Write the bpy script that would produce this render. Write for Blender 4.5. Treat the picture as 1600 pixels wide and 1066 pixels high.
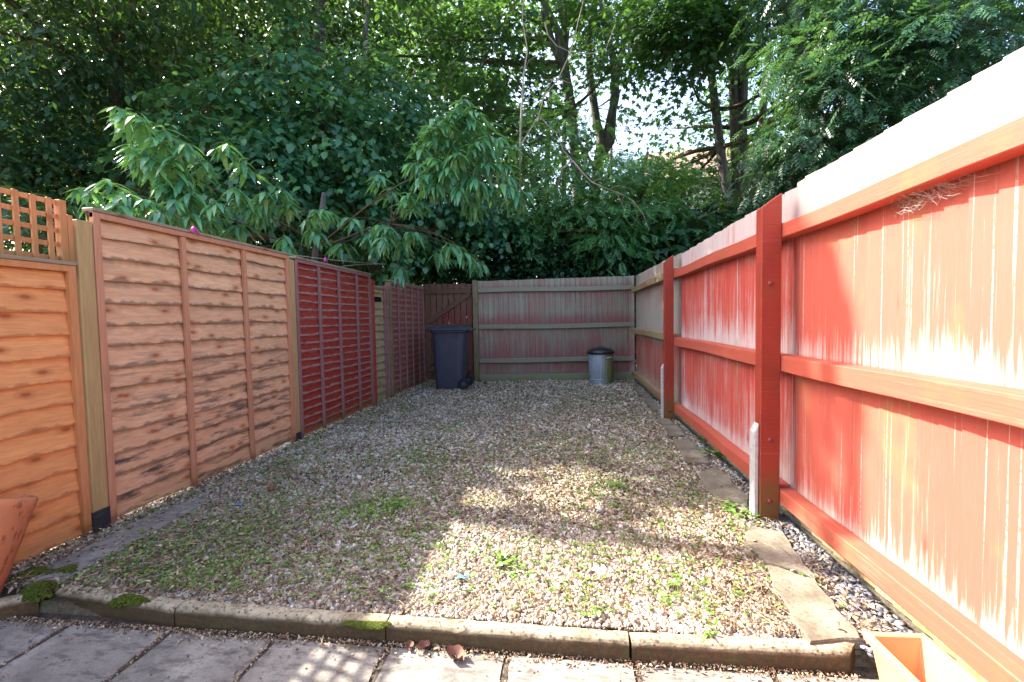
import bpy, bmesh, math, random
import numpy as np
from mathutils import Vector, Matrix
from math import radians as R_, sin, cos, pi
for o in list(bpy.data.objects): bpy.data.objects.remove(o)
rnd = random.Random(7); rs = np.random.RandomState(11)
scene = bpy.context.scene
COL = scene.collection

# ---------------------------------------------------------------- camera
F_PX, YAW, PITCH, ROLL = 720.0, R_(6.8246), R_(2.6647), R_(-1.0402)
EYE = np.array([0, 0, 1.2])
_f = np.array([-sin(YAW)*cos(PITCH), cos(YAW)*cos(PITCH), -sin(PITCH)])
_r = np.array([cos(YAW), sin(YAW), 0.0]); _u = np.cross(_r, _f)
_R = cos(ROLL)*_r + sin(ROLL)*_u; _U = -sin(ROLL)*_r + cos(ROLL)*_u
cam = bpy.data.cameras.new('camera'); co = bpy.data.objects.new('camera', cam); COL.objects.link(co)
cam.sensor_width = 36; cam.lens = F_PX/1600*36; cam.clip_start = 0.05; cam.clip_end = 2000
co.matrix_world = Matrix(((_R[0], _U[0], -_f[0], EYE[0]), (_R[1], _U[1], -_f[1], EYE[1]), (_R[2], _U[2], -_f[2], EYE[2]), (0, 0, 0, 1)))
scene.camera = co
def at(px, py, y=None, z=None, x=None):
    d = _f*F_PX + _R*(px-800) + _U*(533-py)
    t = y/d[1] if y is not None else ((z-EYE[2])/d[2] if z is not None else x/d[0])
    return EYE + d*t

# ---------------------------------------------------------------- sky, sun, exposure
SUN = np.array([-1.08, 0.34, 1.0]); SUNN = SUN/np.linalg.norm(SUN)
w = bpy.data.worlds.new('World'); scene.world = w; w.use_nodes = True
nt = w.node_tree; bg = nt.nodes['Background']; sk = nt.nodes.new('ShaderNodeTexSky')
sk.sky_type = 'NISHITA'; sk.sun_disc = False
sk.sun_elevation = math.asin(SUNN[2]); sk.sun_rotation = math.atan2(SUNN[0], SUNN[1])
sk.air_density = 1.0; sk.dust_density = 4.0; sk.ozone_density = 1.0
nt.links.new(sk.outputs[0], bg.inputs[0]); bg.inputs[1].default_value = 0.15
sl = bpy.data.lights.new('sun', 'SUN'); sl.energy = 4.1; sl.angle = R_(0.55); sl.color = (1, 0.93, 0.82)
so = bpy.data.objects.new('sun', sl); COL.objects.link(so)
so.rotation_euler = Vector(SUNN).to_track_quat('Z', 'Y').to_euler(); so.location = (-20, 8, 20)
vs = scene.view_settings; vs.view_transform = 'Standard'; vs.look = 'None'; vs.exposure = 2.42; vs.gamma = 1; vs.use_curve_mapping = False

# ---------------------------------------------------------------- material helpers
class NT:
    def __init__(s, name, rough=0.8, spec=0.3):
        s.m = bpy.data.materials.new(name); s.m.use_nodes = True; s.t = s.m.node_tree
        s.b = s.t.nodes['Principled BSDF']; s.out = s.t.nodes['Material Output']
        s.b.inputs['Roughness'].default_value = rough; s.b.inputs['Specular IOR Level'].default_value = spec
        s.tc = s.t.nodes.new('ShaderNodeTexCoord'); s.geo = s.t.nodes.new('ShaderNodeNewGeometry')
        s.obj = s.tc.outputs['Object']; s.uv = s.tc.outputs['UV']; s.rnd = s.geo.outputs['Random Per Island']
    def L(s, a, b): s.t.links.new(a, b)
    def setin(s, inp, v):
        if hasattr(v, 'is_output') or isinstance(v, bpy.types.NodeSocket): s.L(v, inp)
        elif isinstance(v, tuple) and len(v) == 3 and inp.type == 'RGBA': inp.default_value = (*v, 1)
        else: inp.default_value = v
    def mapping(s, vec, scale=(1, 1, 1), rot=(0, 0, 0)):
        n = s.t.nodes.new('ShaderNodeMapping'); s.L(vec, n.inputs[0]); n.inputs['Scale'].default_value = scale; n.inputs['Rotation'].default_value = rot; return n.outputs[0]
    def offset(s, vec, k=(7, 13, 5)):       # every board gets its own piece of the pattern
        n = s.t.nodes.new('ShaderNodeVectorMath'); n.operation = 'SCALE'; n.inputs[0].default_value = k; s.L(s.rnd, n.inputs['Scale'])
        a = s.t.nodes.new('ShaderNodeVectorMath'); s.L(vec, a.inputs[0]); s.L(n.outputs[0], a.inputs[1]); return a.outputs[0]
    def noise(s, vec, scale=5, detail=4, rough=0.55, dist=0):
        n = s.t.nodes.new('ShaderNodeTexNoise'); s.L(vec, n.inputs['Vector']); n.inputs['Scale'].default_value = scale
        n.inputs['Detail'].default_value = detail; n.inputs['Roughness'].default_value = rough; n.inputs['Distortion'].default_value = dist; return n.outputs[0]
    def voro(s, vec, scale=5, out='Distance', feature='F1', rand=1):
        n = s.t.nodes.new('ShaderNodeTexVoronoi'); n.feature = feature; s.L(vec, n.inputs['Vector']); n.inputs['Scale'].default_value = scale
        n.inputs['Randomness'].default_value = rand; return n.outputs[out]
    def ramp(s, fac, stops):
        n = s.t.nodes.new('ShaderNodeValToRGB'); s.setin(n.inputs[0], fac); e = n.color_ramp.elements
        while len(e) < len(stops): e.new(0.5)
        for k, (p, c) in enumerate(stops):
            e[k].position = p; e[k].color = (*c, 1) if isinstance(c, tuple) else (c, c, c, 1)
        return n.outputs[0]
    def mix(s, fac, a, b, mode='MIX'):
        n = s.t.nodes.new('ShaderNodeMix'); n.data_type = 'RGBA'; n.blend_type = mode; n.clamp_factor = True
        s.setin(n.inputs[0], fac); s.setin(n.inputs[6], a); s.setin(n.inputs[7], b); return n.outputs[2]
    def math(s, op, a, b=0.5, c=None):
        n = s.t.nodes.new('ShaderNodeMath'); n.operation = op; s.setin(n.inputs[0], a); s.setin(n.inputs[1], b)
        if c is not None: s.setin(n.inputs[2], c)
        return n.outputs[0]
    def sep(s, vec):
        n = s.t.nodes.new('ShaderNodeSeparateXYZ'); s.L(vec, n.inputs[0]); return n.outputs
    def col(s, c): s.setin(s.b.inputs['Base Color'], c)
    def bump(s, h, strength=0.4, dist=0.01):
        n = s.t.nodes.new('ShaderNodeBump'); s.L(h, n.inputs['Height']); n.inputs['Strength'].default_value = strength; n.inputs['Distance'].default_value = dist
        s.L(n.outputs[0], s.b.inputs['Normal'])
    def translucent(s, col, fac=0.35):
        t = s.t.nodes.new('ShaderNodeBsdfTranslucent'); s.setin(t.inputs[0], col); m = s.t.nodes.new('ShaderNodeMixShader'); m.inputs[0].default_value = fac
        s.L(s.b.outputs[0], m.inputs[1]); s.L(t.outputs[0], m.inputs[2]); s.L(m.outputs[0], s.out.inputs[0])

def leaf_mat(name, dark, mid, light, trans, fac=0.35, rough=0.38, spec=0.5):
    n = NT(name, rough, spec)
    c = n.ramp(n.rnd, [(0.0, dark), (0.55, mid), (1.0, light)])
    v = n.noise(n.mapping(n.obj, (1, 1, 1)), 1.3, 2)
    c = n.mix(n.ramp(v, [(0.35, 0.0), (0.65, 1.0)]), n.mix(0.35, c, dark), c)
    n.col(c); n.translucent(n.mix(0.5, trans, n.mix(n.rnd, trans, light)), fac); return n.m
def plain(name, c, rough=0.6, spec=0.4, metal=0, var=0.25, scale=20):
    n = NT(name, rough, spec); n.b.inputs['Metallic'].default_value = metal
    v = n.noise(n.obj, scale, 5); n.col(n.mix(n.ramp(v, [(0.3, 0.0), (0.7, 1.0)]), tuple(q*(1-var) for q in c), tuple(min(1, q*(1+var)) for q in c)))
    n.bump(v, 0.15, 0.003); return n.m

def stained(name, stain, pale, zstops, algae=(0.12, 0.13, 0.035), ztop=2.0, edge=0.14, yaxis=False, along='z', fade=0.0, algae_z=0.12, rough=0.62, purple=0.0, saw=0.0, streak=0.15):
    """red stained softwood, worn to bare pale wood in vertical streaks; zstops: wear against height, 0..1"""
    n = NT(name, rough, 0.35); o = n.obj; oo = n.offset(o)
    sc = {'z': (70, 70, 1.1), 'y': (70, 1.5, 70), 'x': (1.5, 70, 70)}[along]
    st = n.noise(n.mapping(oo, sc), 1.0, 6, 0.62, 0.3); st2 = n.noise(n.mapping(oo, (sc[0]*3, sc[1]*3, sc[2]*9) if along == 'z' else tuple(q*2.6 for q in sc)), 1.0, 5, 0.8)
    blot = n.noise(n.mapping(o, (1.6, 1.6, 1.0)), 1.6, 3)
    z = n.sep(o)[2]; zr = n.ramp(n.math('DIVIDE', z, ztop), [(p/ztop, v) for p, v in zstops])
    wear = n.math('ADD', n.math('ADD', n.math('MULTIPLY', st, 1.25), n.math('MULTIPLY', st2, 0.55)), n.math('MULTIPLY', blot, 0.6))
    wear = n.math('ADD', wear, n.math('MULTIPLY', n.math('SUBTRACT', n.rnd, 0.5), 0.12))
    wear = n.math('ADD', wear, n.math('SUBTRACT', zr, 1.70))
    wm = n.ramp(wear, [(0.0, 0.0), (edge, 1.0)]) if fade == 0 else n.ramp(wear, [(0.0, fade), (edge, 1.0)])
    crk = n.noise(n.mapping(oo, {'z': (95, 95, 0.45), 'y': (95, .6, 95), 'x': (.6, 95, 95)}[along]), 1.0, 3, 0.6); brk = n.noise(n.mapping(oo, (60, 60, 60)), 1.0, 3, 0.7)
    wm = n.mix(n.math('MULTIPLY', n.ramp(crk, [(0.62, 0.0), (0.67, streak)]), n.ramp(brk, [(0.38, 0.15), (0.5, 1.0)])), wm, (1, 1, 1))
    rv = n.mix(n.math('MULTIPLY', n.rnd, 0.5), stain, tuple(q*0.62 for q in stain))
    rv = n.mix(n.math('MULTIPLY', st2, 0.5), rv, tuple(min(1, q*1.5+0.02) for q in stain))
    if purple: rv = n.mix(n.ramp(blot, [(0.4, 0.0), (0.6, purple)]), rv, (0.16, 0.075, 0.08))
    pv = n.mix(st2, tuple(q*0.66 for q in pale), pale)
    c = n.mix(wm, rv, pv)
    ag = n.math('ADD', z, n.math('MULTIPLY', n.noise(o, 7, 4), algae_z*1.4)); ag = n.ramp(ag, [(algae_z*0.7, 1.0), (algae_z*1.7, 0.0)])
    c = n.mix(n.math('MULTIPLY', ag, 0.85), c, algae)
    ag2 = n.ramp(n.noise(n.mapping(o, (2.2, 2.2, 1.2)), 2.2, 5, 0.6), [(0.55, 0.0), (0.75, 0.35)])
    c = n.mix(ag2, c, algae)
    kn = n.voro(n.mapping(oo, {'z': (5, 5, 1.7), 'y': (5, 1.7, 5), 'x': (1.7, 5, 5)}[along]), 1.0); c = n.mix(n.ramp(kn, [(0.025, 0.6), (0.05, 0.25), (0.10, 0.0)]), c, tuple(q*0.35 for q in stain))
    if saw:
        wv = n.t.nodes.new('ShaderNodeTexWave'); wv.bands_direction = 'Z'; wv.inputs['Scale'].default_value = 42; wv.inputs['Distortion'].default_value = 2.5; wv.inputs['Detail'].default_value = 3; wv.inputs['Detail Scale'].default_value = 3
        n.L(n.mapping(o, (1, 1, 1), (0.04, 0.02, 0)), wv.inputs['Vector']); c = n.mix(n.math('MULTIPLY', n.ramp(wv.outputs['Fac'], [(0.1, 0.5), (0.6, 0.0)]), saw), c, tuple(q*0.45 for q in stain)); c = n.mix(n.ramp(n.noise(o, 4, 4), [(0.45, 0.0), (0.7, 0.5)]), c, tuple(q*0.5 for q in stain))
    n.col(c); n.bump(n.math('ADD', st, n.math('MULTIPLY', st2, 0.6)), 0.45, 0.004); return n.m

def softwood(name, a, b, knot, grey=0.0, along='y', grey_z=(0, 0), green=0.0, uvedge=None, rough=0.65):
    n = NT(name, rough, 0.3); o = n.obj; oo = n.offset(o, (3, 9, 2))
    sc = {'y': (20, 2.2, 20), 'z': (20, 20, 1.6), 'x': (2.2, 20, 20)}[along]
    dist = n.noise(n.mapping(oo, (5, 5, 5)), 1.0, 2)
    g = n.noise(n.mapping(oo, sc), 1.6, 6, 0.6, 0.8); g2 = n.noise(n.mapping(oo, tuple(q*3 for q in sc)), 1.5, 3)
    c = n.mix(n.ramp(g, [(0.3, 0.0), (0.7, 1.0)]), a, b)
    c = n.mix(n.math('MULTIPLY', n.rnd, 0.45), c, tuple(q*0.72 for q in a))
    c = n.mix(n.ramp(g2, [(0.35, 0.35), (0.6, 0.0)]), c, tuple(q*0.6 for q in a))
    ks = {'y': (2.2, 2.2, 5), 'z': (6, 6, 2.5), 'x': (2.5, 2.5, 6)}[along]
    _s = n.sep(oo); _c = n.t.nodes.new('ShaderNodeCombineXYZ'); n.L(n.math('MULTIPLY', _s[{'y': 1, 'z': 2, 'x': 0}[along]], 3.0), _c.inputs[0]); n.L(n.math('MULTIPLY', _s[{'y': 2, 'z': 0, 'x': 2}[along]], 7.0), _c.inputs[1])
    kv_ = n.t.nodes.new('ShaderNodeTexVoronoi'); kv_.voronoi_dimensions = '2D'; n.L(_c.outputs[0], kv_.inputs['Vector']); kv_.inputs['Scale'].default_value = 1.0; kv = kv_.outputs['Distance']
    c = n.mix(n.ramp(kv, [(0.05, 1.0), (0.085, 0.5), (0.20, 0.0)]), c, knot)
    if grey:
        gn = n.noise(n.mapping(oo, (2.5, 1.5, 11)), 1.5, 8, 0.72)
        z = n.sep(o)[2]; zm = n.ramp(n.math('DIVIDE', z, 2.0), [(0.0, 1.0), (grey_z[0]/2, 1.0), (grey_z[1]/2, 0.12), (1.0, 0.2)])
        c = n.mix(n.math('MULTIPLY', n.math('MULTIPLY', n.ramp(gn, [(0.50, 0.0), (0.62, 1.0)]), zm), grey), c, (0.085, 0.062, 0.052))
    if uvedge:   # board edges bare or weathered; on orange and pink boards painted overlap shadow
        v = n.sep(n.uv)[1]; e = n.math('ADD', v, n.math('MULTIPLY', n.math('SUBTRACT', n.noise(n.mapping(oo, (9, 9, 9)), 1.2, 4), 0.5), 0.5))
        c = n.mix(n.ramp(e, uvedge[1]), c, uvedge[0])
    if green:
        z = n.sep(o)[2]; ag = n.math('ADD', z, n.math('MULTIPLY', n.noise(o, 6, 4), 0.2))
        c = n.mix(n.math('MULTIPLY', n.ramp(ag, [(0.12, 1.0), (0.32, 0.0)]), green), c, (0.10, 0.10, 0.03))
    n.col(c); n.bump(n.math('ADD', g, n.math('MULTIPLY', g2, 0.5)), 0.3, 0.004); return n.m

# ---------------------------------------------------------------- object helpers
def link(name, me, mat=None, parent=None):
    o = bpy.data.objects.new(name, me); COL.objects.link(o)
    if mat is not None and me is not None:
        for m_ in (mat if isinstance(mat, (list, tuple)) else [mat]): me.materials.append(m_)
    if parent is not None: o.parent = parent
    return o
def tag(o, label, cat, group=None, kind=None):
    if label: o['label'] = label
    if cat: o['category'] = cat
    if group: o['group'] = group
    if kind: o['kind'] = kind
    return o
def thing(name, label, cat, loc=(0, 0, 0), rz=0, group=None):
    o = bpy.data.objects.new(name, None); COL.objects.link(o); o.location = tuple(loc); o.rotation_euler = (0, 0, rz); o.empty_display_size = 0.1
    return tag(o, label, cat, group)
class MB:
    def __init__(s): s.v = []; s.f = []; s.uv = []
    def add(s, vs_, fs, uv=None):
        k = len(s.v); s.v += [tuple(map(float, q)) for q in vs_]; s.f += [tuple(k+i for i in f) for f in fs]; s.uv += (uv if uv else [(0, 0)]*len(vs_))
    def box(s, x0, x1, y0, y1, z0, z1, top=None):
        v = [(x0, y0, z0), (x1, y0, z0), (x1, y1, z0), (x0, y1, z0), (x0, y0, z1), (x1, y0, z1), (x1, y1, z1), (x0, y1, z1)]
        if top: v = [(a, b, c) if i < 4 else (a, b, top(a, b)) for i, (a, b, c) in enumerate(v)]
        s.add(v, [(0, 3, 2, 1), (4, 5, 6, 7), (0, 1, 5, 4), (1, 2, 6, 5), (2, 3, 7, 6), (3, 0, 4, 7)])
    def bar(s, a, b, w_, h, up=(0, 0, 1)):
        a, b = Vector(a), Vector(b); d = (b-a).normalized(); sd = d.cross(Vector(up)).normalized(); u = sd.cross(d)
        v = [p + sd*i*w_/2 + u*j*h/2 for p in (a, b) for i, j in ((-1, -1), (1, -1), (1, 1), (-1, 1))]
        s.add(v, [(0, 1, 2, 3), (7, 6, 5, 4), (0, 4, 5, 1), (1, 5, 6, 2), (2, 6, 7, 3), (3, 7, 4, 0)])
    def tube(s, pts, rad, n=8, cap=True):
        P = [np.array(p, float) for p in pts]; k = len(P)
        rad = [rad]*k if not hasattr(rad, '__len__') else rad
        ref = np.array([0.3, 0.2, 1.0]); V = []
        for i in range(k):
            d = P[min(i+1, k-1)]-P[max(i-1, 0)]; d = d/(np.linalg.norm(d)+1e-9)
            a = np.cross(d, ref)
            if np.linalg.norm(a) < 0.15: a = np.cross(d, [1, 0, 0])
            a /= np.linalg.norm(a); b = np.cross(d, a)
            V += [P[i] + rad[i]*(cos(2*pi*j/n)*a + sin(2*pi*j/n)*b) for j in range(n)]
        Fs = [(i*n+j, i*n+(j+1) % n, (i+1)*n+(j+1) % n, (i+1)*n+j) for i in range(k-1) for j in range(n)]
        if cap: Fs += [tuple(range(n))[::-1], tuple((k-1)*n+j for j in range(n))]
        s.add(V, Fs)
    def lathe(s, prof, n=32, c=(0, 0, 0), f=None):
        V = []
        for r, z in prof:
            for j in range(n):
                q = r*(f(j, z) if f else 1); V.append((c[0]+q*cos(2*pi*j/n), c[1]+q*sin(2*pi*j/n), c[2]+z))
        s.add(V, [(i*n+j, i*n+(j+1) % n, (i+1)*n+(j+1) % n, (i+1)*n+j) for i in range(len(prof)-1) for j in range(n)])
    def build(s, name, mat, parent=None, smooth=False, bevel=0, seg=1, origin=None):
        me = bpy.data.meshes.new(name)
        v = s.v if origin is None else [tuple(np.array(q)-origin) for q in s.v]
        me.from_pydata(v, [], s.f); me.update()
        ul = me.uv_layers.new(name='UVMap'); idx = np.zeros(len(me.loops), dtype=np.int32); me.loops.foreach_get('vertex_index', idx)
        ul.data.foreach_set('uv', np.array(s.uv, dtype=np.float32)[idx].ravel())
        bm = bmesh.new(); bm.from_mesh(me); bmesh.ops.recalc_face_normals(bm, faces=bm.faces)
        if bevel: bmesh.ops.bevel(bm, geom=[e for e in bm.edges if len(e.link_faces) == 2 and e.calc_face_angle(0) > 0.6], offset=bevel, segments=seg, affect='EDGES', clamp_overlap=True)
        bm.to_mesh(me); bm.free()
        if smooth: me.polygons.foreach_set('use_smooth', [True]*len(me.polygons))
        o = link(name, me, mat, parent)
        if origin is not None: o.location = tuple(origin)
        return o
def big(name, V, T, mat, parent=None, smooth=False, mi=None):
    """large triangle mesh from numpy arrays"""
    me = bpy.data.meshes.new(name); V = np.ascontiguousarray(V, dtype=np.float32); T = np.ascontiguousarray(T, dtype=np.int32)
    me.vertices.add(len(V)); me.vertices.foreach_set('co', V.ravel()); me.loops.add(T.size); me.loops.foreach_set('vertex_index', T.ravel())
    me.polygons.add(len(T)); me.polygons.foreach_set('loop_start', np.arange(0, T.size, 3, dtype=np.int32))
    if smooth: me.polygons.foreach_set('use_smooth', np.ones(len(T), dtype=bool))
    o = link(name, me, mat, parent)
    if mi is not None: me.polygons.foreach_set('material_index', mi.astype(np.int32))
    me.update(calc_edges=True); return o
def scatter(TV, TT, P, B, S):
    m, n = len(P), len(TV); V = P[:, None, :] + np.einsum('nk,mkj->mnj', TV, B*S[:, None, None] if S.ndim == 1 else B*S[:, :, None])
    T = TT[None] + (np.arange(m)*n)[:, None, None]; return V.reshape(-1, 3), T.reshape(-1, 3)
def norm(a): return a/(np.linalg.norm(a, axis=-1, keepdims=True)+1e-9)
def basis(fwd, nrm):   # rows: side, forward (leaf length), normal
    f = norm(fwd); s_ = norm(np.cross(f, nrm)); n = np.cross(s_, f); return np.stack([s_, f, n], 1)

def leaf_tpl(w_=0.3, fold=0.12, droop=0.15, seg=3, peak=0.42, serr=0.0):
    ts = np.linspace(0, 1, seg+1); V = []; T = []
    for t in ts: V.append((0, t, -droop*t*t))
    L0 = len(V)
    for sd in (-1, 1):
        for i in range(1, seg):
            t = ts[i]; q = w_*(t/peak)**0.75 if t < peak else w_*((1-t)/(1-peak))**0.75
            V.append((sd*q*(1+serr*(i % 2)), t-0.02, -droop*t*t+fold*q))
    def s_(sd, i): return L0 + (0 if sd < 0 else seg-1) + i-1
    for sd in (-1, 1):
        fl = (lambda a, b, c: (a, b, c)) if sd > 0 else (lambda a, b, c: (a, c, b))
        T.append(fl(0, s_(sd, 1), 1))
        for i in range(1, seg-1): T += [fl(i, s_(sd, i), i+1), fl(s_(sd, i), s_(sd, i+1), i+1)]
        T.append(fl(seg-1, s_(sd, seg-1), seg))
    return np.array(V, float), np.array(T)
def maple_tpl():
    ang = [-150, -110, -85, -60, -42, -22, 0, 22, 42, 60, 85, 110, 150]; rad = [.18, .42, .3, .62, .34, .48, .78, .48, .34, .62, .3, .42, .18]
    V = [(0, 0.25, 0.03)] + [(r*sin(R_(a)), 0.25+r*cos(R_(a)), -0.10*r*r*2) for a, r in zip(ang, rad)]
    return np.array(V), np.array([(0, i+1, i) for i in range(1, len(ang))])
def pinnate_tpl(pairs=5):
    V = []; T = []
    lv, lt = leaf_tpl(0.2, 0.1, 0.15, 2, 0.5)
    def put(o, ang, s):
        k = len(V); c, q = cos(ang), sin(ang)
        for x, y, z in lv*s: V.append((o[0]+x*c-y*q, o[1]+x*q+y*c, o[2]+z-0.25*abs(y*q)))
        for t in lt: T.append(tuple(k+i for i in t))
    for i in range(pairs):
        y = 0.16+0.68*i/(pairs-1); s = 0.34*(1-0.35*abs(i-1.8)/3); put((0, y, -0.25*y*y), R_(58), s); put((0, y, -0.25*y*y), R_(-58), s)
    put((0, 0.86, -0.2), 0, 0.3)
    k = len(V); V += [(0.008, 0, 0), (-0.008, 0, 0), (0, 0.5, -0.06), (0.008, 0.9, -0.2)]; T += [(k, k+2, k+1), (k+2, k, k+3)]
    return np.array(V), np.array(T)

# sun falls through a break in the canopy: these outlines on the ground and on the right-hand fence stay clear of leaves
LIT_G = [at(*p, z=0)[:2] for p in [(560, 1066), (560, 985), (600, 900), (640, 850), (690, 800), (750, 780), (800, 815), (880, 850), (960, 865), (1010, 850), (1060, 815), (1120, 800), (1180, 790), (1400, 900), (1600, 1066), (1200, 1600), (400, 1600)]]
LIT_G2 = [at(*p, z=0)[:2] for p in [(820, 745), (900, 730), (1010, 750), (1010, 790), (930, 800), (850, 785)]]
LIT_F = [at(*p, x=1.24)[1:] for p in [(1215, 250), (1222, 400), (1240, 480), (1262, 570), (1305, 650), (1295, 750), (1222, 790), (1215, 850), (1500, 1200), (1800, 1600), (2600, 600), (2600, -600), (1600, 0)]]
def inside(x, y, poly):
    c = np.zeros(len(x), bool); n = len(poly)
    for i in range(n):
        (x1, y1), (x2, y2) = poly[i], poly[i-1]
        c ^= ((y1 > y) != (y2 > y)) & (x < (x2-x1)*(y-y1)/(y2-y1+1e-12)+x1)
    return c
def keep(P, jit=0.07):
    if len(P) == 0: return np.zeros(0, bool)
    J = rs.normal(0, jit, P.shape); Q = P+J
    gx = Q[:, 0]-SUN[0]*Q[:, 2]; gy = Q[:, 1]-SUN[1]*Q[:, 2]
    t = (1.24-Q[:, 0])/(-SUN[0]); fz = Q[:, 2]-t; fy = Q[:, 1]-SUN[1]*t; fy = fy+rs.normal(0, 0.12, len(fy)); fz2 = fz+rs.normal(0, 0.10, len(fz))
    hitF = (fz > 0) & (fz < 2.2) & (t > 0); hitG = ~hitF & (gx < 1.24)
    bad = (hitG & (inside(gx, gy, LIT_G) | inside(gx, gy, LIT_G2))) | (hitF & inside(fy, fz2, LIT_F))
    # plus the trellis stretch by the camera, which throws its lattice onto the slabs
    bad |= hitG & (gy < 1.9) & (gx > -1.5)
    return ~bad

# ---------------------------------------------------------------- the setting
def ground_mat():
    n = NT('earth', 0.95, 0.2); v = n.noise(n.obj, 3.5, 8, 0.65); v2 = n.noise(n.obj, 60, 4)
    c = n.ramp(v, [(0.3, (0.05, 0.036, 0.022)), (0.5, (0.11, 0.085, 0.055)), (0.68, (0.075, 0.10, 0.03))])
    n.col(n.mix(n.ramp(v2, [(0.4, 0.0), (0.7, 0.6)]), c, (0.2, 0.17, 0.12))); n.bump(v2, 0.6, 0.02); return n.m
m = MB(); N = 24; xs = [-400, -60, -20, -8, -3, 1.3, 8, 20, 60, 400]; ys = [-60, 1.70, 1.76, 9.2, 20, 60, 400]
m.add([(x, y, -0.02 if y > 1.73 else -0.16) for y in ys for x in xs], [(j*10+i, j*10+i+1, j*10+i+11, j*10+i+10) for j in range(6) for i in range(9)])
g = m.build('ground', ground_mat()); g['kind'] = 'structure'

def slab_mat():
    n = NT('paving_stone', 0.82, 0.3); v = n.noise(n.obj, 4, 8, 0.65); v2 = n.noise(n.mapping(n.obj, (9, 24, 9)), 1.2, 5, 0.7); v3 = n.noise(n.obj, 120, 3)
    c = n.ramp(v, [(0.3, (0.12, 0.108, 0.09)), (0.45, (0.20, 0.184, 0.155)), (0.6, (0.28, 0.258, 0.22)), (0.75, (0.39, 0.36, 0.31))])
    c = n.mix(n.math('MULTIPLY', n.rnd, 0.25), c, (0.27, 0.23, 0.20)); c = n.mix(n.ramp(v2, [(0.50, 0.0), (0.62, 0.65)]), c, (0.075, 0.06, 0.053)); c = n.mix(n.ramp(n.noise(n.obj, 13, 6, 0.75), [(0.30, 0.8), (0.46, 0.0)]), c, (0.06, 0.052, 0.048))
    c = n.mix(n.ramp(v3, [(0.3, 0.4), (0.5, 0.0)]), c, (0.08, 0.075, 0.07)); n.col(c); n.bump(n.math('ADD', v2, n.math('MULTIPLY', v3, 0.3)), 0.5, 0.008); return n.m
PZ = -0.06
m = MB(); xj = [-4.0, -3.52, -3.05, -2.58, -2.12, -1.645, -1.18, -0.70, -0.235, 0.235, 0.70, 1.16, 1.27]
for i in range(len(xj)-1):
    for (ya, yb) in ((1.20, 1.675), (0.74, 1.20), (0.28, 0.74), (-0.18, 0.28), (-0.64, -0.18), (-1.1, -0.64)):
        gp = 0.012; dz = rnd.uniform(-0.003, 0.003); x0, x1 = xj[i]+gp, xj[i+1]-gp
        nx, ny = 8, 8; V = []; 
        for b in range(ny+1):
            for a in range(nx+1):
                ex = rnd.uniform(-0.005, 0.005) if a in (0, nx) else 0; ey = rnd.uniform(-0.004, 0.004) if b in (0, ny) else 0
                V.append((x0+(x1-x0)*a/nx+ex, ya+gp+(yb-ya-2*gp)*b/ny+ey, PZ+dz+rnd.uniform(-.0012, .0012)-(0.004 if a in (0, nx) or b in (0, ny) else 0)))
        K = len(V); per = [a for a in range(nx+1)] + [b*(nx+1)+nx for b in range(1, ny+1)] + [ny*(nx+1)+a for a in range(nx-1, -1, -1)] + [b*(nx+1) for b in range(ny-1, 0, -1)]
        V += [(V[p][0], V[p][1], PZ-0.05) for p in per]
        Fs = [(b*(nx+1)+a, b*(nx+1)+a+1, (b+1)*(nx+1)+a+1, (b+1)*(nx+1)+a) for b in range(ny) for a in range(nx)]
        Fs += [(per[q], K+q, K+(q+1) % len(per), per[(q+1) % len(per)]) for q in range(len(per))]
        m.add(V, Fs)
pv = m.build('paving', slab_mat(), smooth=False); pv['kind'] = 'structure'
def mortar_mat():
    n = NT('joint_soil', 0.95, 0.1); v = n.noise(n.obj, 40, 5, 0.7); n.col(n.ramp(v, [(0.35, (0.035, 0.03, 0.025)), (0.6, (0.11, 0.09, 0.07)), (0.75, (0.06, 0.075, 0.03))])); n.bump(v, 0.8, 0.01); return n.m
m = MB(); m.box(-4.2, 1.35, -1.3, 1.80, -0.11, PZ-0.012); o = m.build('paving_joints', mortar_mat()); o['kind'] = 'structure'

# kerb edging stones, rounded top
def kerb_mat():
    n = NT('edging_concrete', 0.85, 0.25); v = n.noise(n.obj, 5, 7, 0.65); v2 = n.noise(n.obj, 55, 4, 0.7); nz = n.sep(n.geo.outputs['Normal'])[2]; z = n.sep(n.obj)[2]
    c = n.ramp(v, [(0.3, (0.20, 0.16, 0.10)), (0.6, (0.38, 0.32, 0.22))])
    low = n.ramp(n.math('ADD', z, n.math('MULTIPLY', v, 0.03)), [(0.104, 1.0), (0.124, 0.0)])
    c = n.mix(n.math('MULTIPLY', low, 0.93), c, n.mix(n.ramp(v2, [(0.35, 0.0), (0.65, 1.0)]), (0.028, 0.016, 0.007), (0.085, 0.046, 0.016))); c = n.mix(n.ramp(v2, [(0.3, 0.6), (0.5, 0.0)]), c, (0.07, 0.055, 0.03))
    ms = n.ramp(n.noise(n.obj, 9, 6, 0.7), [(0.55, 0.0), (0.66, 0.75)]); c = n.mix(ms, c, (0.085, 0.075, 0.025))
    sp = n.voro(n.obj, 45); c = n.mix(n.ramp(sp, [(0.16, 0.75), (0.30, 0.0)]), c, (0.05, 0.045, 0.035)); c = n.mix(n.ramp(n.noise(n.obj, 22, 6, 0.75), [(0.54, 0.0), (0.62, 0.8)]), c, (0.06, 0.05, 0.03))
    n.col(c); n.bump(n.math('ADD', v2, v), 0.5, 0.006); return n.m
KM = kerb_mat()
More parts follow.
